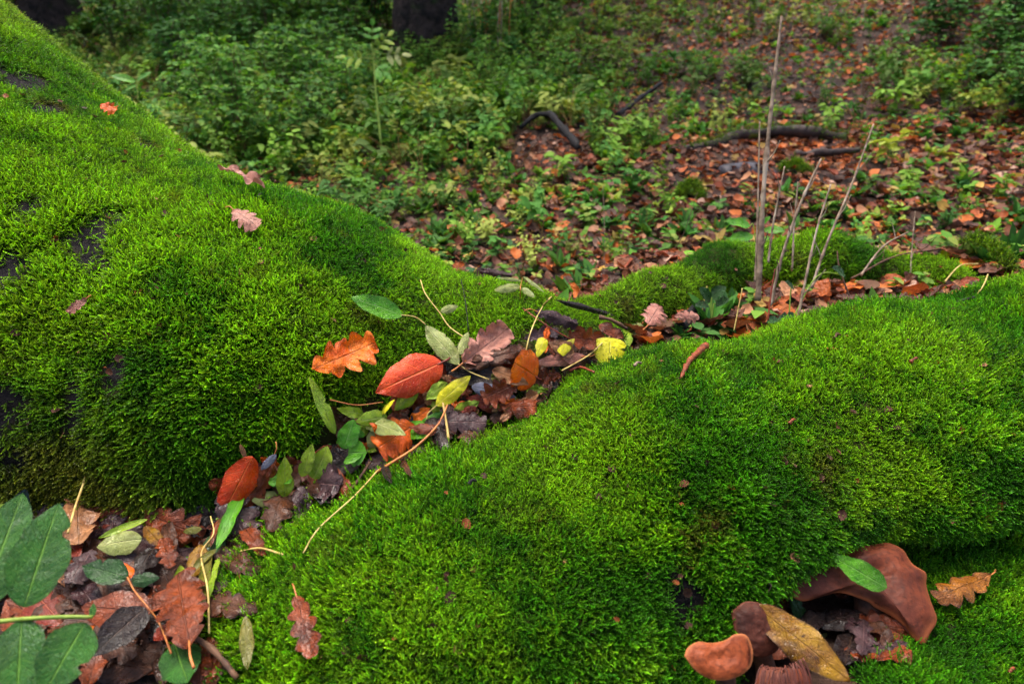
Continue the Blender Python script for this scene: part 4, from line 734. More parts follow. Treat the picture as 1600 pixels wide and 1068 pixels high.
def greens(rs, n, kind=0):
    pal = [[(66, 122, 40), (88, 146, 46), (54, 110, 46), (114, 154, 54)], [(88, 140, 44), (122, 160, 56), (98, 130, 46), (146, 156, 72)], [(44, 100, 42), (58, 116, 50), (74, 130, 50), (46, 92, 46)]][kind]
    p = np.array([lin(c)[:3] for c in pal]); return p[rs.integers(0, 4, n)] * rs.uniform(.65, 1.25, (n, 1))
def bush_mesh(seed, kind, nst=19, h=.62, spread=.42, leaf=.050, upright=.5):
    rs = np.random.default_rng(seed); LP, LX, LN, LL = [], [], [], []; SV, SF = [], []
    for k in range(nst):
        a = rs.uniform(0, 6.28); r = rs.uniform(.3, 1) * spread; hh = h * rs.uniform(.35, 1.25); b = np.array([rs.normal(0, .07), rs.normal(0, .07), 0])
        p = spline([b, b + [r * .35 * math.cos(a), r * .35 * math.sin(a), hh * .6], b + [r * .75 * math.cos(a), r * .75 * math.sin(a), hh], b + [r * 1.15 * math.cos(a), r * 1.15 * math.sin(a), hh * rs.uniform(.55, .95)]], 14)
        v, f = tube(p, .0035, .0014, 4, caps=False); o = sum(map(len, SV)); SV.append(v); SF += [[x + o for x in y] for y in f]
        for q in range(3, 14):
            if rs.random() < .2: continue
            for side in (0, 1):
                aa = rs.uniform(0, 6.28); tw = np.array([math.cos(aa), math.sin(aa), rs.uniform(.0, .7)]); e = p[q] + tw * rs.uniform(.02, .06)
                for z in range(3):
                    ang = (z - 1) * .95; ca, sa = math.cos(ang), math.sin(ang); x = np.array([tw[0] * ca - tw[1] * sa, tw[0] * sa + tw[1] * ca, rs.uniform(-.35, .25)])
                    LP.append(e); LX.append(x); LN.append(np.array([rs.normal(0, .3), rs.normal(0, .3), 1])); LL.append(leaf * rs.uniform(.7, 1.25))
    n = len(LP); return (leaves_mesh('foliage', 'cherry', np.array(LP), np.array(LX), np.array(LN), np.array(LL), greens(rs, n, kind), M['foliage']), mesh_np('stems', np.vstack(SV), SF, M['twig']))
BUSH = [bush_mesh(900 + k, [0, 2, 0, 1, 2, 0][k]) for k in range(6)]
def gz(x, y): return float(ground(x, y)) + .002
def add_bush(x, y, s, label, group, k=None, hs=1.0, name='bramble_bush', cat='bush'):
    k = random.randrange(6) if k is None else k; e = empty(name, (x, y, gz(x, y) - .01)); e.rotation_euler = (0, 0, random.uniform(0, 6.28)); e.scale = (s, s, s * hs); tag(e, label, cat, group)
    f = obj('foliage', BUSH[k][0], e); f['kind'] = 'stuff'; obj('stems', BUSH[k][1], e)
def gp(u, v):
    h = ALL.ray_cast(Vector(CAM), Vector(ray(u, v)))[0]; return np.array(h) if h else W(u, v, np.array(9.0))
def ground_only(u, v):                             # ground point behind whatever stands in front
    d = ray(u, v); tt = np.linspace(.8, 16, 3000); p = CAM + d * tt[:, None]; z = ground(p[:, 0], p[:, 1]); k = np.argmax(p[:, 2] < z); return p[k] if (p[:, 2] < z).any() else p[-1]
LAND = [(np.array(ground_only(a, b)), w) for a, b, w in [(668, 92, 'by the broad dark trunk'), (1180, 232, 'by the mossy brown log'), (860, 225, 'by the bent black branch'), (1000, 175, 'by the straight dark branch'), (1190, 440, 'by the dry stalks'), (1480, 410, 'by the short mossy root end'), (590, 225, 'by the ash sapling'), (358, 42, 'by the slender trunks'), (95, 58, 'by the flared grey trunk'), (1170, 268, 'by the flat dark stone'), (1540, 150, 'by the blue-green bushes'), (1334, 150, 'by the glossy leafy plant'), (620, 360, 'by the yellow-green clump'), (938, 470, 'by the dark-leaved herb'), (1110, 128, 'by the feathery clump'), (1078, 312, 'by the mossy stump lump')]]
def where(P): return min(LAND, key=lambda l: np.hypot(l[0][0] - P[0], l[0][1] - P[1]))[1]
TINT = ['mid green', 'dark green', 'soft green', 'yellow-green', 'deep green', 'fresh green']
rs = np.random.default_rng(5)
THICK = [(150, 40), (620, 40), (960, 60), (960, 170), (760, 190), (620, 240), (420, 250), (330, 215), (240, 150)]
cnt = 0; tries = 0; spots = []
while cnt < 64 and tries < 4000:
    tries += 1; u, v = rs.uniform(130, 930), rs.uniform(36, 260)
    if not inpoly(np.array(u), np.array(v), THICK): continue
    if 590 < u < 745 and v > 60: continue
    p = ground_only(u, v)
    if any(np.hypot(p[0] - a, p[1] - b) < .26 for a, b in spots): continue
    spots.append((p[0], p[1])); near = v > 120; left = u < 560
    bk = int(rs.choice([0, 1, 2, 4, 5] if left else [0, 3, 5, 1])); bs = (rs.uniform(.42, .7) if left else rs.uniform(.3, .5)) if near else (rs.uniform(.6, 1.0) if left else rs.uniform(.45, .75))
    lab = f"{'large' if bs > .72 else 'middle-sized' if bs > .5 else 'small'} {TINT[bk]} bramble bush in the thicket {where(p)}"; add_bush(p[0], p[1], bs, lab, lab + ' group', k=bk)
    cnt += 1
for k in range(26):                                # thicket closing the view at the top of the slope
    x = -11 + k * .85 + rs.uniform(-.3, .3); y = rs.uniform(7.4, 9.8)
    if -1.4 < x < -.3: y = 10.5
    kq = int(rs.choice([0, 1, 4, 5]))
    add_bush(x, y, rs.uniform(1.5, 2.3), f'tall {TINT[kq]} shrub closing the view at the top of the forest slope', f'tall {TINT[kq]} shrubs at the top of the slope', k=kq)
for (u, v, s, k, lab) in [(640, 112, .55, 0, 'small bramble at the foot of the broad dark trunk'), (700, 108, .6, 3, 'small bramble at the foot of the broad dark trunk'), (672, 125, .45, 5, 'small bramble at the foot of the broad dark trunk'), (725, 92, .5, 0, 'small bramble at the foot of the broad dark trunk'), (610, 100, .5, 1, 'small bramble at the foot of the broad dark trunk'), (1540, 150, .75, 1, 'dense blue-green bush on the right slope beside the leaf litter'), (1470, 70, .8, 4, 'dense blue-green bush on the right slope beside the leaf litter'), (1590, 60, .9, 1, 'dense blue-green bush on the right slope beside the leaf litter'), (1600, 190, .6, 4, 'dense blue-green bush on the right slope beside the leaf litter'), (1500, 20, .9, 0, 'dense blue-green bush on the right slope beside the leaf litter'), (1570, 110, .8, 1, 'dense blue-green bush on the right slope beside the leaf litter'), (1650, 120, .8, 1, 'dense blue-green bush on the right slope beside the leaf litter'),
                          (1100, 128, .34, 0, 'low feathery green clump in the litter of the slope'), (1160, 132, .36, 2, 'low feathery green clump in the litter of the slope'), (1072, 118, .3, 5, 'low feathery green clump in the litter of the slope'), (1290, 60, .4, 0, 'small green shrub high on the litter slope'), (1010, 60, .5, 3, 'small light green shrub above the bent dark branch'), (960, 110, .4, 3, 'small light green shrub above the bent dark branch')]:
    p = ground_only(u, v); add_bush(p[0], p[1], s, lab, lab + ' group', k=k, hs=.8)
# ---- leaf litter and low herbs
def ground_pts(n, rs, y0, y1, pw=1.0):
    y = y0 + (y1 - y0) * rs.random(n) ** pw; hw = .95 * y + .7; x = rs.uniform(-1, 1, n) * hw; P = np.stack([x, y, ground(x, y)], 1); P[:, 2] += .012 * noise3(P, 5, 9) + .006 * noise3(P, 14, 4); return P
def litter_density(P):
    u, v, D = project(P); right = smooth(480, 980, u + 260 * noise3(P, 1.6, 3)); return .42 + .58 * right
LT = []
for k, kd in enumerate(['beech', 'oak', 'beech', 'oak', 'cherry', 'heart']):
    r2 = np.random.default_rng(60 + k); V, F = LK[kd]; V = V.copy(); V[:, 0] -= .5; V[:, 1] *= 1.25; V[:, 2] += .22 * r2.uniform(-.3, 1) * (V[:, 0] * 2) ** 2 + 1.1 * r2.uniform(-.4, 1) * V[:, 1] ** 2 + .05 * np.sin(9 * V[:, 0] + 5 * V[:, 1]); LT.append(mesh_np(f'litter_leaf_{k}', V, F, M['litter']))
LPAL = np.array([lin(c)[:3] for c in [(176, 92, 46), (126, 74, 46), (194, 136, 96), (84, 56, 44), (142, 68, 40), (212, 114, 46), (194, 156, 70), (200, 160, 136), (104, 66, 50)]])
LNAME = ['orange-brown', 'brown', 'tan', 'dark brown', 'red-brown', 'orange', 'ochre', 'pale pink', 'chestnut']
rs = np.random.default_rng(31); P = np.vstack([ground_pts(22000, rs, .95, 3.6, .8), ground_pts(46000, rs, 3.0, 10.5, .75), ground_pts(2600, rs, .95, 1.6)]); P = P[rs.random(len(P)) < litter_density(P)]
P = P[np.minimum.reduce([f(P) for f in (sd_left, sd_right, sd_back)]) > .015]
n = len(P); ci = rs.choice(9, n, p=[.13, .17, .09, .19, .12, .10, .04, .03, .13]); dull = noise3(P, 2.3, 71) + .5 * noise3(P, 6, 72) > .12; ci = np.where(dull & (rs.random(n) < .45), rs.choice([1, 3, 8], n), ci); li = rs.integers(0, 6, n); E = euler_from(np.stack([rs.normal(0, .42, n), rs.normal(0, .42, n), np.ones(n)], 1), rs.uniform(0, 6.28, n)); sc = .015 + .042 * rs.random(n) ** 1.6; P[:, 2] += rs.uniform(.004, .028, n)
u, v, D = project(P); vis = (u > 0) & (u < 1600) & (v > 0) & (v < 1068); order = np.argsort(np.where(vis, D / sc, 1e9)); big = []
for i in order:
    if len(big) >= 290: break
    if ALL.ray_cast(Vector(CAM), Vector(P[i] - CAM).normalized(), float(np.linalg.norm(P[i] - CAM)) - .05)[0] is None: big.append(i)
flat = {}
for i in big:                                      # the largest litter leaves, one object each
    kk = (int(li[i]), int(ci[i])); kd = 'oak' if kk[0] in (1, 3) else 'beech'
    if kk not in flat:
        me = LT[kk[0]].copy(); me.materials.clear(); me.materials.append(plain(f'litter_{LNAME[kk[1]]}', LPAL[kk[1]] * 0, LPAL[kk[1]] * 0) if False else None); flat[kk] = me
        nm = f'litter_{LNAME[kk[1]]}'
        if nm not in M:
            t = NT(nm); vv = objvec(t); n1 = t.noise(vv, 2.2, 4); cc = tuple(LPAL[kk[1]]) + (1,); M[nm] = t.finish(t.mix(t.math('MULTIPLY', t.ramp(n1, .4, .7), .5), cc, lin((70, 40, 26))), .45, .3, t.bump(n1, .5, .05), .2, cc)
        me.materials[0] = M[nm]
    o = obj('fallen_oak_leaf' if kd == 'oak' else 'fallen_leaf', flat[kk], None, P[i]); o.rotation_euler = E[i]; o.scale = (sc[i],) * 3
    lb = f"{LNAME[kk[1]]} {'lobed oak' if kd == 'oak' else ('pointed' if kk[0] != 5 else 'heart-shaped')} leaf in the litter {where(P[i])}"; tag(o, lb, 'leaf', lb + ' group')
keep = np.ones(n, bool); keep[big] = False
lo_ = scatter('leaf_litter', P[keep], E[keep], sc[keep], LPAL[ci[keep]] * rs.uniform(.6, 1.25, (keep.sum(), 1)), li[keep], LT, 'litter'); tag(lo_, 'orange and brown leaf litter covering the forest slope', 'leaf litter', kind='stuff')
HERB = []
def clear(u, v):                                    # keep the plants off the log, the branches and the stone
    return ~(((u > 1030) & (u < 1345) & (v > 222) & (v < 300)) | ((u > 800) & (u < 925) & (v > 205) & (v < 275)) | ((u > 955) & (u < 1045) & (v > 160) & (v < 215)))
def herb_mesh(seed, kind, nl, r, h, mat, up=.4, col=None):
    rs = np.random.default_rng(seed); a = np.arange(nl) * 2.4 + rs.uniform(0, .5, nl); P = np.stack([rs.normal(0, .12, nl) * r, rs.normal(0, .12, nl) * r, rs.uniform(.15, 1, nl) * h], 1); X = np.stack([np.cos(a), np.sin(a), rs.uniform(-.2, 1, nl) * up], 1)
    return leaves_mesh(f'herb_{seed}', kind, P, X, np.tile([0, 0, 1.], (nl, 1)) + rs.normal(0, .2, (nl, 3)), r * rs.uniform(.6, 1.1, nl), greens(rs, nl, seed % 3) if col is None else col, mat)
for k, (kd, nl, r, h, up) in enumerate([('cherry', 9, 1, .9, .4), ('heart', 8, .9, .7, .2), ('cherry', 13, .8, 1.4, .5), ('long', 14, 1.7, .3, 2.4), ('round', 9, .8, .6, .2)]): HERB.append(herb_mesh(70 + k, kd, nl, r, h, M['herb'], up))
rs = np.random.default_rng(33); P = np.vstack([ground_pts(9000, rs, .95, 3.8, .8), ground_pts(17000, rs, 3.2, 9.5, .75)]); u, v, D = project(P)
dens = .28 + (.3 + .3 * smooth(2.4, 4, P[:, 1])) * smooth(1150, 620, u + 330 * noise3(P, 1.5, 7)) + .6 * smooth(.15, .5, noise3(P, 1.9, 17)); P = P[(rs.random(len(P)) < dens) & clear(u, v)]; P = P[np.minimum.reduce([f(P) for f in (sd_left, sd_right, sd_back)]) > .03]; n = len(P)
hi_ = rs.choice(5, n, p=[.24, .16, .22, .26, .12]); hp = np.array([lin(c)[:3] for c in [(80, 132, 40), (112, 158, 50), (66, 122, 48), (146, 168, 66), (76, 114, 40), (170, 146, 84)]])[rs.choice(6, n, p=[.22, .2, .2, .14, .14, .1])] * rs.uniform(.7, 1.25, (n, 1)); sc = rs.uniform(.016, .045, n); E = euler_from(np.stack([rs.normal(0, .15, n), rs.normal(0, .15, n), np.ones(n)], 1), rs.uniform(0, 6.28, n))
u, v, D = project(P); vis = (u > 0) & (u < 1600) & (v > 0) & (v < 1068); order = np.argsort(np.where(vis, D / sc, 1e9)); big = []
for i in order:
    if len(big) >= 150: break
    if ALL.ray_cast(Vector(CAM), Vector(P[i] - CAM).normalized(), float(np.linalg.norm(P[i] - CAM)) - .05)[0] is None: big.append(i)
HOB = [herb_mesh(80 + k, kd, nl, r, h, M['foliage'], up) for k, (kd, nl, r, h, up) in enumerate([('cherry', 9, 1, .9, .4), ('heart', 8, .9, .7, .2), ('cherry', 13, .8, 1.4, .5), ('long', 14, 1.7, .3, 2.4), ('round', 9, .8, .6, .2)])]
HN = ['low green herb with oval leaves', 'low green herb with heart-shaped leaves', 'bushy little green herb with many oval leaves', 'tuft of narrow grass-like blades', 'low green herb with round leaves']
for i in big:
    o = obj('woodland_herb' if hi_[i] != 3 else 'grass_tuft', HOB[hi_[i]], None, P[i]); o.rotation_euler = E[i]; o.scale = (sc[i],) * 3; lb = ('larger ' if sc[i] > .034 else 'smaller ') + HN[hi_[i]] + ' ' + where(P[i]); tag(o, lb, 'herb' if hi_[i] != 3 else 'grass', lb + ' group')
keep = np.ones(n, bool); keep[big] = False
ho_ = scatter('ground_cover', P[keep], E[keep], sc[keep], hp[keep], hi_[keep], HERB, 'herb'); tag(ho_, 'low green ground cover spreading over the forest floor', 'ground cover', kind='stuff')
# ---- tangled sprigs: thin stems with small leaves growing all through the middle distance
def sprig_mesh(seed, nst, h, leaf, kind):
    rs = np.random.default_rng(seed); SV, SF, LP, LX = [], [], [], []
    for k in range(nst):
        a = rs.uniform(0, 6.28); l = rs.uniform(.1, .55) * h; p = spline([[rs.normal(0, .05) * h, rs.normal(0, .05) * h, 0], [l * .4 * math.cos(a), l * .4 * math.sin(a), h * .55], [l * math.cos(a), l * math.sin(a), h * rs.uniform(.6, 1.1)]], 9); v, f = tube(p, .008 * h + .001, .003 * h + .0005, 3, caps=False); o = sum(map(len, SV)); SV.append(v); SF += [[x + o for x in y] for y in f]
        if kind == 'bare': continue
        for q in range(2, 9):
            for z in (0, 1):
                if rs.random() < .25: continue
                b = rs.uniform(0, 6.28); LP.append(p[q]); LX.append([math.cos(b), math.sin(b), rs.uniform(-.4, .5)])
    V, F = np.vstack(SV), [list(f) for f in SF]
    if LP:
        V0, F0 = LK[kind]; V1 = V0.copy(); V1[:, 2] -= .3 * V1[:, 0] ** 2; n = len(LP); A = oriented(V1, np.array(LP), np.array(LX), np.tile([0, 0, 1.], (n, 1)) + rs.normal(0, .35, (n, 3)), leaf * rs.uniform(.6, 1.3, n)); o = len(V); m = A.shape[1]; V = np.vstack([V, A.reshape(-1, 3)]); F += (F0[None] + (np.arange(n) * m)[:, None, None] + o).reshape(-1, 4).tolist()
    return mesh_np(f'sprig_{seed}', V, F, M['herb'])
SPR = [sprig_mesh(1, 4, 1, .17, 'cherry'), sprig_mesh(2, 5, 1, .13, 'cherry'), sprig_mesh(3, 3, 1, .22, 'cherry'), sprig_mesh(4, 6, 1, .2, 'bare'), sprig_mesh(5, 5, 1, .25, 'long'), sprig_mesh(6, 9, .8, .2, 'bare')]
rs = np.random.default_rng(88); P = np.vstack([ground_pts(5200, rs, 1.5, 4.2, .8), ground_pts(6500, rs, 3.6, 9.0, .8)]); u, v, D = project(P); dens = .05 + (.20 + .50 * smooth(2.6, 4.2, P[:, 1])) * smooth(1120, 720, u + 300 * noise3(P, 1.1, 27)) + .35 * smooth(.2, .5, noise3(P, 1.4, 37)); P = P[(rs.random(len(P)) < dens) & clear(u, v)]; P = P[np.minimum.reduce([f(P) for f in (sd_left, sd_right, sd_back)]) > .06]; n = len(P)
si = rs.choice(6, n, p=[.24, .24, .14, .14, .16, .08]); gpal = np.array([lin(c)[:3] for c in [(86, 134, 44), (120, 160, 54), (74, 124, 48), (152, 166, 76), (84, 112, 44)]]); bpal = np.array([lin(c)[:3] for c in [(140, 108, 74), (180, 150, 98), (104, 76, 56)]]); col = np.where(((si == 3) | (si == 5))[:, None], bpal[rs.integers(0, 3, n)], gpal[rs.integers(0, 5, n)]) * rs.uniform(.65, 1.25, (n, 1))
sc = rs.uniform(.07, .24, n) * (.55 + .45 * smooth(1.6, 3.5, P[:, 1])); uo = scatter('undergrowth', P, euler_from(np.stack([rs.normal(0, .2, n), rs.normal(0, .2, n), np.ones(n)], 1), rs.uniform(0, 6.28, n)), sc, col, si, SPR, 'sprig'); tag(uo, 'tangle of thin stems and small leaves growing through the forest floor', 'undergrowth', kind='stuff')
# ---- trees
def tree(name, label, base, lean, r0, r1, h, mat, shade_crown, seed, flare=1.6, group=None):
    rs = np.random.default_rng(seed); e = empty(name, tuple(base)); tag(e, label, 'tree', group); p = spline([np.array(base) - [0, 0, .15], base + lean * .05 + [0, 0, .05 * h], base + lean * .4 + [0, 0, .45 * h], base + lean + [0, 0, h]], 40); s = np.linspace(0, 1, 40); r = r0 + (r1 - r0) * s; r = r * (1 + (flare - 1) * np.exp(-s * 26)); n = 40
    th = np.arange(n) * 2 * math.pi / n; rid = 1 + .10 * np.sin(th * 7 + 1)[None] * np.exp(-s * 8)[:, None] + .04 * np.sin(th * 19 + 3 * np.sin(s[:, None] * 9)); V = p[:, None] + (r[:, None] * rid)[..., None] * np.stack([np.cos(th), np.sin(th), 0 * th], -1)[None]
    V = V + (noise3(V, 9, 4) * .06 * r0)[..., None] * np.stack([np.cos(th), np.sin(th), 0 * th], -1)[None]; i = np.arange(39 * n); a, b = i // n, i % n; b2 = (b + 1) % n; child('trunk', V.reshape(-1, 3), np.stack([a * n + b, a * n + b2, (a + 1) * n + b2, (a + 1) * n + b], 1), M[mat], e)
    top = p[-1]; LV, LF = [], []
    for k in range(9):
        a = k * 2.4; st = p[int(22 + k * 1.8)]; en = st + np.array([math.cos(a), math.sin(a), .45]) * shade_crown * rs.uniform(.6, 1.0); v, f = tube(spline([st, (st + en) / 2 + [0, 0, .2], en]), r1 * .7, .01, 6); o = sum(map(len, LV)); LV.append(v); LF += [[x + o for x in y] for y in f]
    child('limbs', np.vstack(LV), LF, M[mat], e); m = 1800; d = rs.normal(0, 1, (m, 3)); d /= np.linalg.norm(d, axis=1, keepdims=True); c0 = top + [0, 0, -.1 * h]; cl = rs.normal(0, .55, (60, 3)) * shade_crown * [1, 1, .5]; P_ = c0 + cl[rs.integers(0, 60, m)] + d * rs.uniform(0, .45, (m, 1)) * shade_crown * .6
    pal = np.array([lin(c)[:3] for c in [(110, 110, 40), (150, 110, 40), (70, 100, 40)]]); me = leaves_mesh('shade_crown', 'beech', P_ - base, rs.normal(0, 1, (m, 3)), rs.normal(0, .5, (m, 3)) + [0, 0, 1], rs.uniform(.10, .2, m), pal[rs.integers(0, 3, m)], M['foliage']); c_ = obj('shade_crown', me, e); c_['kind'] = 'stuff'; return e  # leaf mass above the view, added to shade the forest floor behind
def tb(u, v): return ground_only(u, v)
tree('broad_tree', 'broad dark tree trunk rising from the thicket', tb(668, 92), np.array([.1, .3, 0]), .33, .22, 7, 'bark', 2.2, 1)
tree('leaning_tree', 'grey furrowed tree trunk with flared base behind the root flare', tb(95, 58), np.array([-1.2, .6, 0]), .34, .2, 7, 'bark', 2.2, 2, flare=2.0)
tree('slender_tree', 'slender moss-green sapling trunk in the thicket', tb(368, 40), np.array([.25, .2, 0]), .045, .03, 5, 'mossbark', 1.2, 3, flare=1.3)
tree('slender_tree', 'slender reddish-brown sapling trunk beside the mossy one', tb(350, 42), np.array([-.3, .2, 0]), .035, .022, 5, 'twig', 1.2, 4, flare=1.2)
tree('slender_tree', 'thin dark trunk right of the broad dark tree', tb(838, 60), np.array([.2, .2, 0]), .07, .04, 6, 'bark', 1.6, 5, flare=1.4)
# ---- fallen branches, log, stones
def lying(name, pts, r0, r1, mat, label, cat, dz=0.02, rough=.6, n=12, moss=0):
    P_ = [ground_only(a, b) + np.array([0, 0, dz + (z or 0)]) for a, b, z in pts]; P_ = spline(P_, 26); V, F = tube(P_, r0, r1, n, rough=rough); o = obj(name, mesh_np(name, V - P_[0], F, M[mat]), loc=P_[0])
    if mat == 'mossbark' or moss:
        r3 = np.random.default_rng(len(label)); m = int(1300 * max(r0, .016) / .035); k = r3.integers(0, len(V), m); c_ = P_[np.minimum(k // n, 25)]; nn = V[k] - c_; nn /= np.linalg.norm(nn, axis=1, keepdims=True) + 1e-9; ok = nn[:, 2] > -.2 + moss; pp = V[k] + r3.normal(0, .006, (m, 3)); f = r3.random((m, 1)); cc = np.array([.06, .19, .006]) * (1 - f) + np.array([.2, .32, .01]) * f
        scatter('moss', (pp - P_[0])[ok], euler_from(nn + r3.normal(0, .4, (m, 3)), r3.uniform(0, 6.28, m))[ok], r3.uniform(.009, .017, m)[ok], cc[ok], r3.integers(0, len(MOSS), m)[ok], MOSS, 'moss', o)
    return tag(o, label, cat)
lying('fallen_branch', [(812, 212, .02), (835, 208, .07), (858, 212, .09), (880, 224, .05), (905, 240, 0)], .011, .020, 'black', 'bent black branch arching out of the grass', 'branch')
lying('fallen_branch', [(965, 190, .02), (998, 172, .05), (1030, 156, .08)], .016, .011, 'black', 'straight dark branch propped above the leaf litter', 'branch')
lying('fallen_log', [(1045, 243, 0), (1110, 236, .01), (1160, 226, .03), (1240, 222, .03), (1318, 226, .01)], .022, .027, 'wood', 'mossy brown log lying across the leaf litter', 'log', moss=.75)
lying('fallen_branch', [(1240, 252, .01), (1290, 252, .02), (1338, 248, .02)], .016, .012, 'wood', 'short brown branch with a broken pale end below the log', 'branch')
lying('fallen_branch', [(255, 92, .1), (275, 100, .12), (300, 112, .08)], .04, .03, 'wood', 'dark wet branch in the bramble thicket behind the root flare', 'branch')
lying('fallen_log', [(120, 72, .15), (180, 68, .16), (250, 74, .1)], .06, .06, 'mossbark', 'mossy log beyond the crest of the root flare', 'log')
lying('fallen_branch', [(282, 60, .05), (310, 40, .35), (340, 25, .45), (360, 30, .2)], .03, .02, 'black', 'arched black branch among the brambles near the slender trunks', 'branch')
lying('small_root', [(1500, 412, .02), (1530, 410, .015), (1572, 432, .0)], .015, .011, 'mossbark', 'short mossy root end surfacing in the litter right of the slim root', 'tree root')
lying('small_root', [(1060, 312, .0), (1078, 306, .03), (1096, 318, .0)], .010, .008, 'mossbark', 'small mossy stump lump among the herbs', 'tree root')
lying('small_root', [(1222, 272, .0), (1242, 270, .02), (1258, 278, .0)], .010, .008, 'mossbark', 'small mossy lump beside the flat dark stone', 'tree root')
lying('flat_stone', [(1128, 270, -.01), (1170, 266, .0), (1215, 272, -.01)], .045, .04, 'rock', 'flat dark wet stone in the leaf litter', 'stone', dz=-.022)
for k in range(12):                                # dead hanging stems beside the broad trunk
    u_ = 735 + 5 * k + random.uniform(-6, 6); P_ = tb(u_, 96 + random.uniform(-8, 10)); q_ = spline([P_, P_ + [random.uniform(-.05, .05), 0, .35], P_ + [random.uniform(-.14, .14), .05, random.uniform(.6, .95)]], 10); V, F = tube(q_, .006, .003, 5); o = obj('dead_stem', mesh_np('dead_stem', V - P_, F, M['stem_or' if k % 2 else 'stalk']), loc=P_); tag(o, 'dead brown stem standing beside the broad dark trunk', 'stem', 'dead stems beside the broad dark trunk')
# ---- dry stalks and plants in the hollow beside the slim root
def stalk(pts, D, r0, r1, label, mat='stalk', kn=3):
    o = stem('dry_stalk', pts, r0, r1, mat, label, 'stalk', D=D, knots=tuple((k / (kn + 1), .5) for k in range(1, kn + 1)), nseg=40, rough=.25)
    if kn >= 3:
        P_ = spline([W(p[0], p[1], np.array(D[0] + (D[1] - D[0]) * q / (len(pts) - 1))) for q, p in enumerate(pts)], 40)
        for k in range(1, kn + 1):                 # broken side shoots at the nodes
            b = P_[int(39 * k / (kn + 1))]; a = random.uniform(0, 6.28); l = random.uniform(.012, .05); e_ = b + np.array([math.cos(a) * l * .6, math.sin(a) * l * .6, l]); V, F = tube(spline([b, (b + e_) / 2 + [.002, 0, -.002], e_]), r1 * .7, r1 * .35, 5); child('side_shoot', V, F, M[mat], o)
    return o
stalk([(1184, 470), (1188, 400), (1193, 300), (1202, 200), (1212, 110), (1221, 26)], (1.2, 1.16), .0058, .0024, 'tallest dry stalk, thick and pale, rising behind the right root')
stalk([(1180, 440), (1184, 330), (1187, 190)], (1.21, 1.21), .0024, .0013, 'thin grey stalk right against the tallest dry stalk')
stalk([(1204, 478), (1222, 400), (1250, 320), (1283, 248)], (1.17, 1.15), .0029, .0020, 'slanting brown stalk with a broken tip')
stalk([(1246, 500), (1258, 440), (1276, 360), (1298, 288)], (1.06, 1.08), .0025, .0015, 'speckled slanting stalk standing on the edge of the right root')
stalk([(1268, 450), (1292, 380), (1330, 290), (1365, 194)], (1.2, 1.22), .0028, .0015, 'long grey stalk leaning over the slim root')
stalk([(1200, 410), (1210, 340), (1226, 260)], (1.22, 1.22), .0022, .0013, 'short dark stalk between the tallest and the slanting stalk')
stalk([(1238, 420), (1241, 350), (1247, 284)], (1.25, 1.25), .0020, .0013, 'short upright stalk behind the slanting brown stalk')
stalk([(1200, 500), (1206, 450), (1211, 420)], (1.06, 1.06), .0015, .0010, 'short reddish stalk at the foot of the dry stalks', 'stem_red', 1)
stalk([(1147, 516), (1154, 480), (1160, 450)], (1.05, 1.05), .0011, .0010, 'short yellow straw standing at the edge of the right root', 'stem', 1)
stalk([(1098, 484), (1102, 458), (1105, 447)], (1.12, 1.12), .0011, .0008, 'short yellow straw in front of the dark green leaves', 'stem', 1)
stalk([(1345, 430), (1380, 385), (1420, 362)], (1.3, 1.32), .0024, .0014, 'grey twig slanting up across the end of the slim root')
stalk([(1330, 435), (1400, 400), (1480, 385), (1545, 350)], (1.32, 1.5), .0021, .0013, 'long thin brown twig lying across the end of the slim root', 'twig')
stalk([(1422, 450), (1424, 400), (1430, 330)], (1.35, 1.4), .0017, .0011, 'thin upright grey stalk at the end of the slim root')
stalk([(1476, 440), (1500, 415), (1528, 412)], (1.3, 1.32), .0014, .0013, 'bent pale straw beside the short mossy root end', 'stem', 1)
stalk([(1330, 470), (1312, 420), (1308, 392)], (1.28, 1.3), .0020, .0013, 'dark short stalk in the hollow behind the right root', 'twig', 1)
stalk([(1010, 420), (1060, 380), (1090, 300)], (1.6, 1.6), .0010, .0007, 'thin dark bramble runner beside the slim root', 'twig', 1)
stalk([(940, 440), (945, 380), (942, 290)], (2.0, 2.0), .0013, .0008, 'thin dead stem standing in the litter behind the saddle', 'stalk', 1)
def leafy(name, label, leaves, D, root_px, mat, cat='plant', w=.55, kind='cherry'):
    e = empty(name, tuple(W(*root_px, np.array(D)))); tag(e, label, cat); bpy.context.view_layer.update()
    for b, tp in leaves:
        L_ = math.hypot(tp[0] - b[0], tp[1] - b[1]); subleaf(e, 'leaf', kind, b, tp, L_ * w, mat, D=(D, D - .02), face=.4, cup=.4); P_ = spline([W(*root_px, np.array(D)), W((root_px[0] + b[0]) / 2, min(root_px[1], b[1]) + 2, np.array(D)), W(*b, np.array(D))]); V, F = tube(P_, .0014, .001, 5); child('stem', V, F, M['stem_green'], e)
leafy('broad_leaved_herb', 'herb with broad dark green leaves in front of the slim root', [((1110, 470), (1092, 450)), ((1112, 465), (1135, 448)), ((1118, 474), (1140, 468)), ((1106, 476), (1086, 478))], 1.12, (1112, 498), 'dkgreen', w=.8)
leafy('broad_leaved_herb', 'herb with broad dark green leaves left of the slim root', [((935, 470), (912, 462)), ((940, 468), (948, 448)), ((944, 472), (962, 470))], 1.5, (938, 490), 'dkgreen', w=.8)
leafy('broad_leaved_herb', 'herb with bright green oval leaves beside the tallest stalk', [((1172, 352), (1134, 346)), ((1176, 368), (1136, 376)), ((1194, 360), (1226, 360)), ((1190, 350), (1204, 338))], 1.5, (1184, 412), 'green', w=.5)
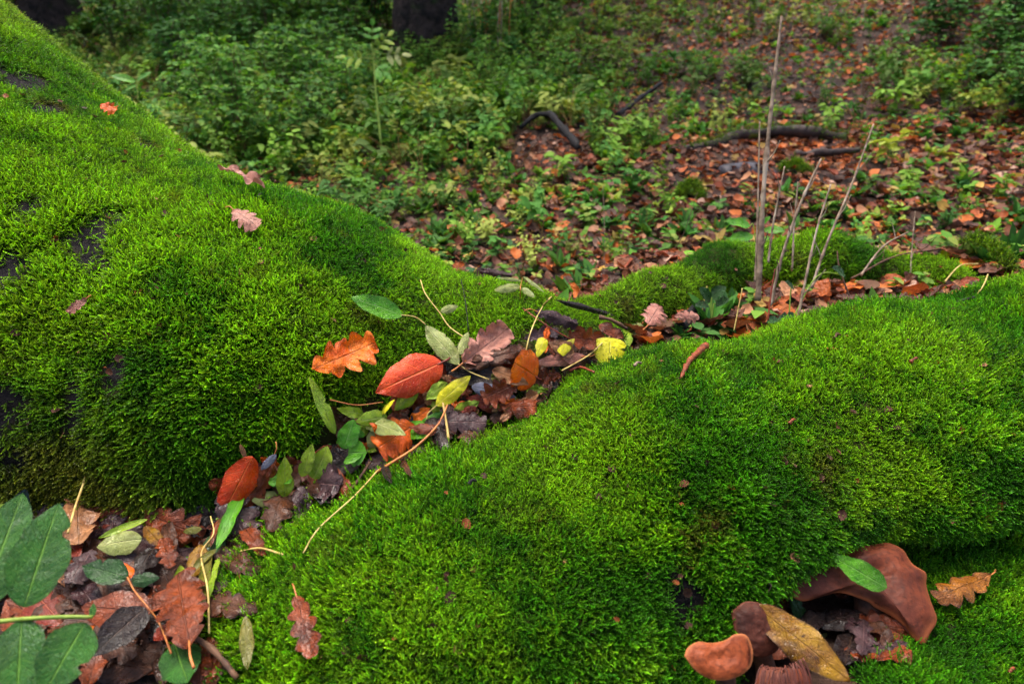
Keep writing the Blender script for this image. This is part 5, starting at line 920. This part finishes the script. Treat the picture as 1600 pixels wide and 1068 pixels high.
leafy('broad_leaved_herb', 'herb with round green leaves among the dry stalks', [((1240, 450), (1226, 440)), ((1250, 500), (1215, 500)), ((1216, 498), (1198, 504)), ((1320, 430), (1300, 418))], 1.14, (1232, 512), 'dkgreen', w=.8)
leafy('broad_leaved_herb', 'green leafy plant with glossy leaves in the litter of the slope', [((1330, 140), (1306, 130)), ((1332, 138), (1322, 120)), ((1336, 138), (1345, 118)), ((1338, 140), (1368, 126)), ((1334, 144), (1326, 156))], 5.0, (1334, 150), 'dkgreen', w=.6)
leafy('broad_leaved_herb', 'plant with two long arching leaves just behind the crest of the root flare', [((212, 128), (172, 118)), ((214, 126), (238, 112)), ((212, 134), (196, 140))], 2.2, (216, 160), 'green', w=.35)
leafy('fern_seedling', 'pale yellow-green fern frond in the litter beside the tall stalks', [((1110, 366), (1070, 356)), ((1112, 362), (1080, 346)), ((1114, 358), (1096, 340)), ((1118, 358), (1118, 338)), ((1116, 368), (1086, 368))], 2.3, (1118, 378), 'ygreen', w=.3, kind='long')
leafy('yellow_seedling', 'clump of yellow-green leaves just behind the ridge of the sloping root', [((612, 338), (592, 320)), ((616, 336), (620, 316)), ((622, 338), (640, 322)), ((612, 344), (596, 346)), ((624, 344), (644, 342)), ((655, 350), (664, 330)), ((660, 352), (684, 342))], 2.6, (622, 362), 'ygreen', w=.5)
leafy('birch_seedling', 'yellow leaf on a thin stem at the end of the slim root', [((1470, 412), (1476, 388))], 1.45, (1470, 430), 'yellow', w=.8)
# sapling with pinnate bright leaves in the thicket
e = empty('ash_sapling', tuple(W(596, 225, np.array(3.0)))); tag(e, 'sapling with bright green feathered leaves in front of the thicket', 'sapling'); bpy.context.view_layer.update()
sv = spline([W(596, 228, np.array(3.0)), W(588, 150, np.array(3.0)), W(584, 96, np.array(3.0)), W(580, 70, np.array(3.0))]); V, F = tube(sv, .006, .003, 6); child('stem', V, F, M['stem_green'], e)
for (a, b, m) in [((584, 92), (540, 88), 'ygreen'), ((584, 100), (600, 112), 'green'), ((583, 84), (606, 56), 'ygreen'), ((581, 74), (582, 40), 'green'), ((588, 84), (628, 84), 'pale')]:
    P_ = spline([W(*a, np.array(3.0)), W(*b, np.array(2.95))]); V, F = tube(P_, .0022, .0012, 5); child('leaf_stalk', V, F, M['stem_green'], e); dx, dy = b[0] - a[0], b[1] - a[1]; L_ = math.hypot(dx, dy); px, py = -dy / L_, dx / L_
    for q in (.45, .75): 
        for sg in (-1, 1): x0, y0 = a[0] + dx * q, a[1] + dy * q; subleaf(e, 'leaflet', 'cherry', (x0, y0), (x0 + sg * px * 15 + dx / L_ * 8, y0 + sg * py * 15 + dy / L_ * 8 + 4), 9, m, D=(2.97, 2.95), face=.4)
    subleaf(e, 'leaflet', 'cherry', b, (b[0] + dx / L_ * 16, b[1] + dy / L_ * 16 + 4), 9, m, D=(2.95, 2.94), face=.4)
# ---- crumbs of litter caught in the moss of the roots
for k_, (V_, Q_, r_, f_, loc_, oth_) in enumerate(DEB):
    r4 = np.random.default_rng(300 + k_); P, N = tri_sample(V_, Q_, 260, r4, seen_weight); N = normal(P, f_); ok = N[:, 2] > .15
    for g_ in oth_: ok &= g_(P) > .0
    P, N = P[ok], N[ok]; n = len(P); o = scatter('litter_crumbs', P + N * r4.uniform(.005, .011, (n, 1)), euler_from(N + r4.normal(0, .5, (n, 3)), r4.uniform(0, 6.28, n)), r4.uniform(.004, .013, n), LPAL[r4.choice([0, 1, 2, 3, 3, 8, 8], n)] * .7, r4.integers(0, 6, n), LT, 'litter', r_); o.location = -Vector(loc_)
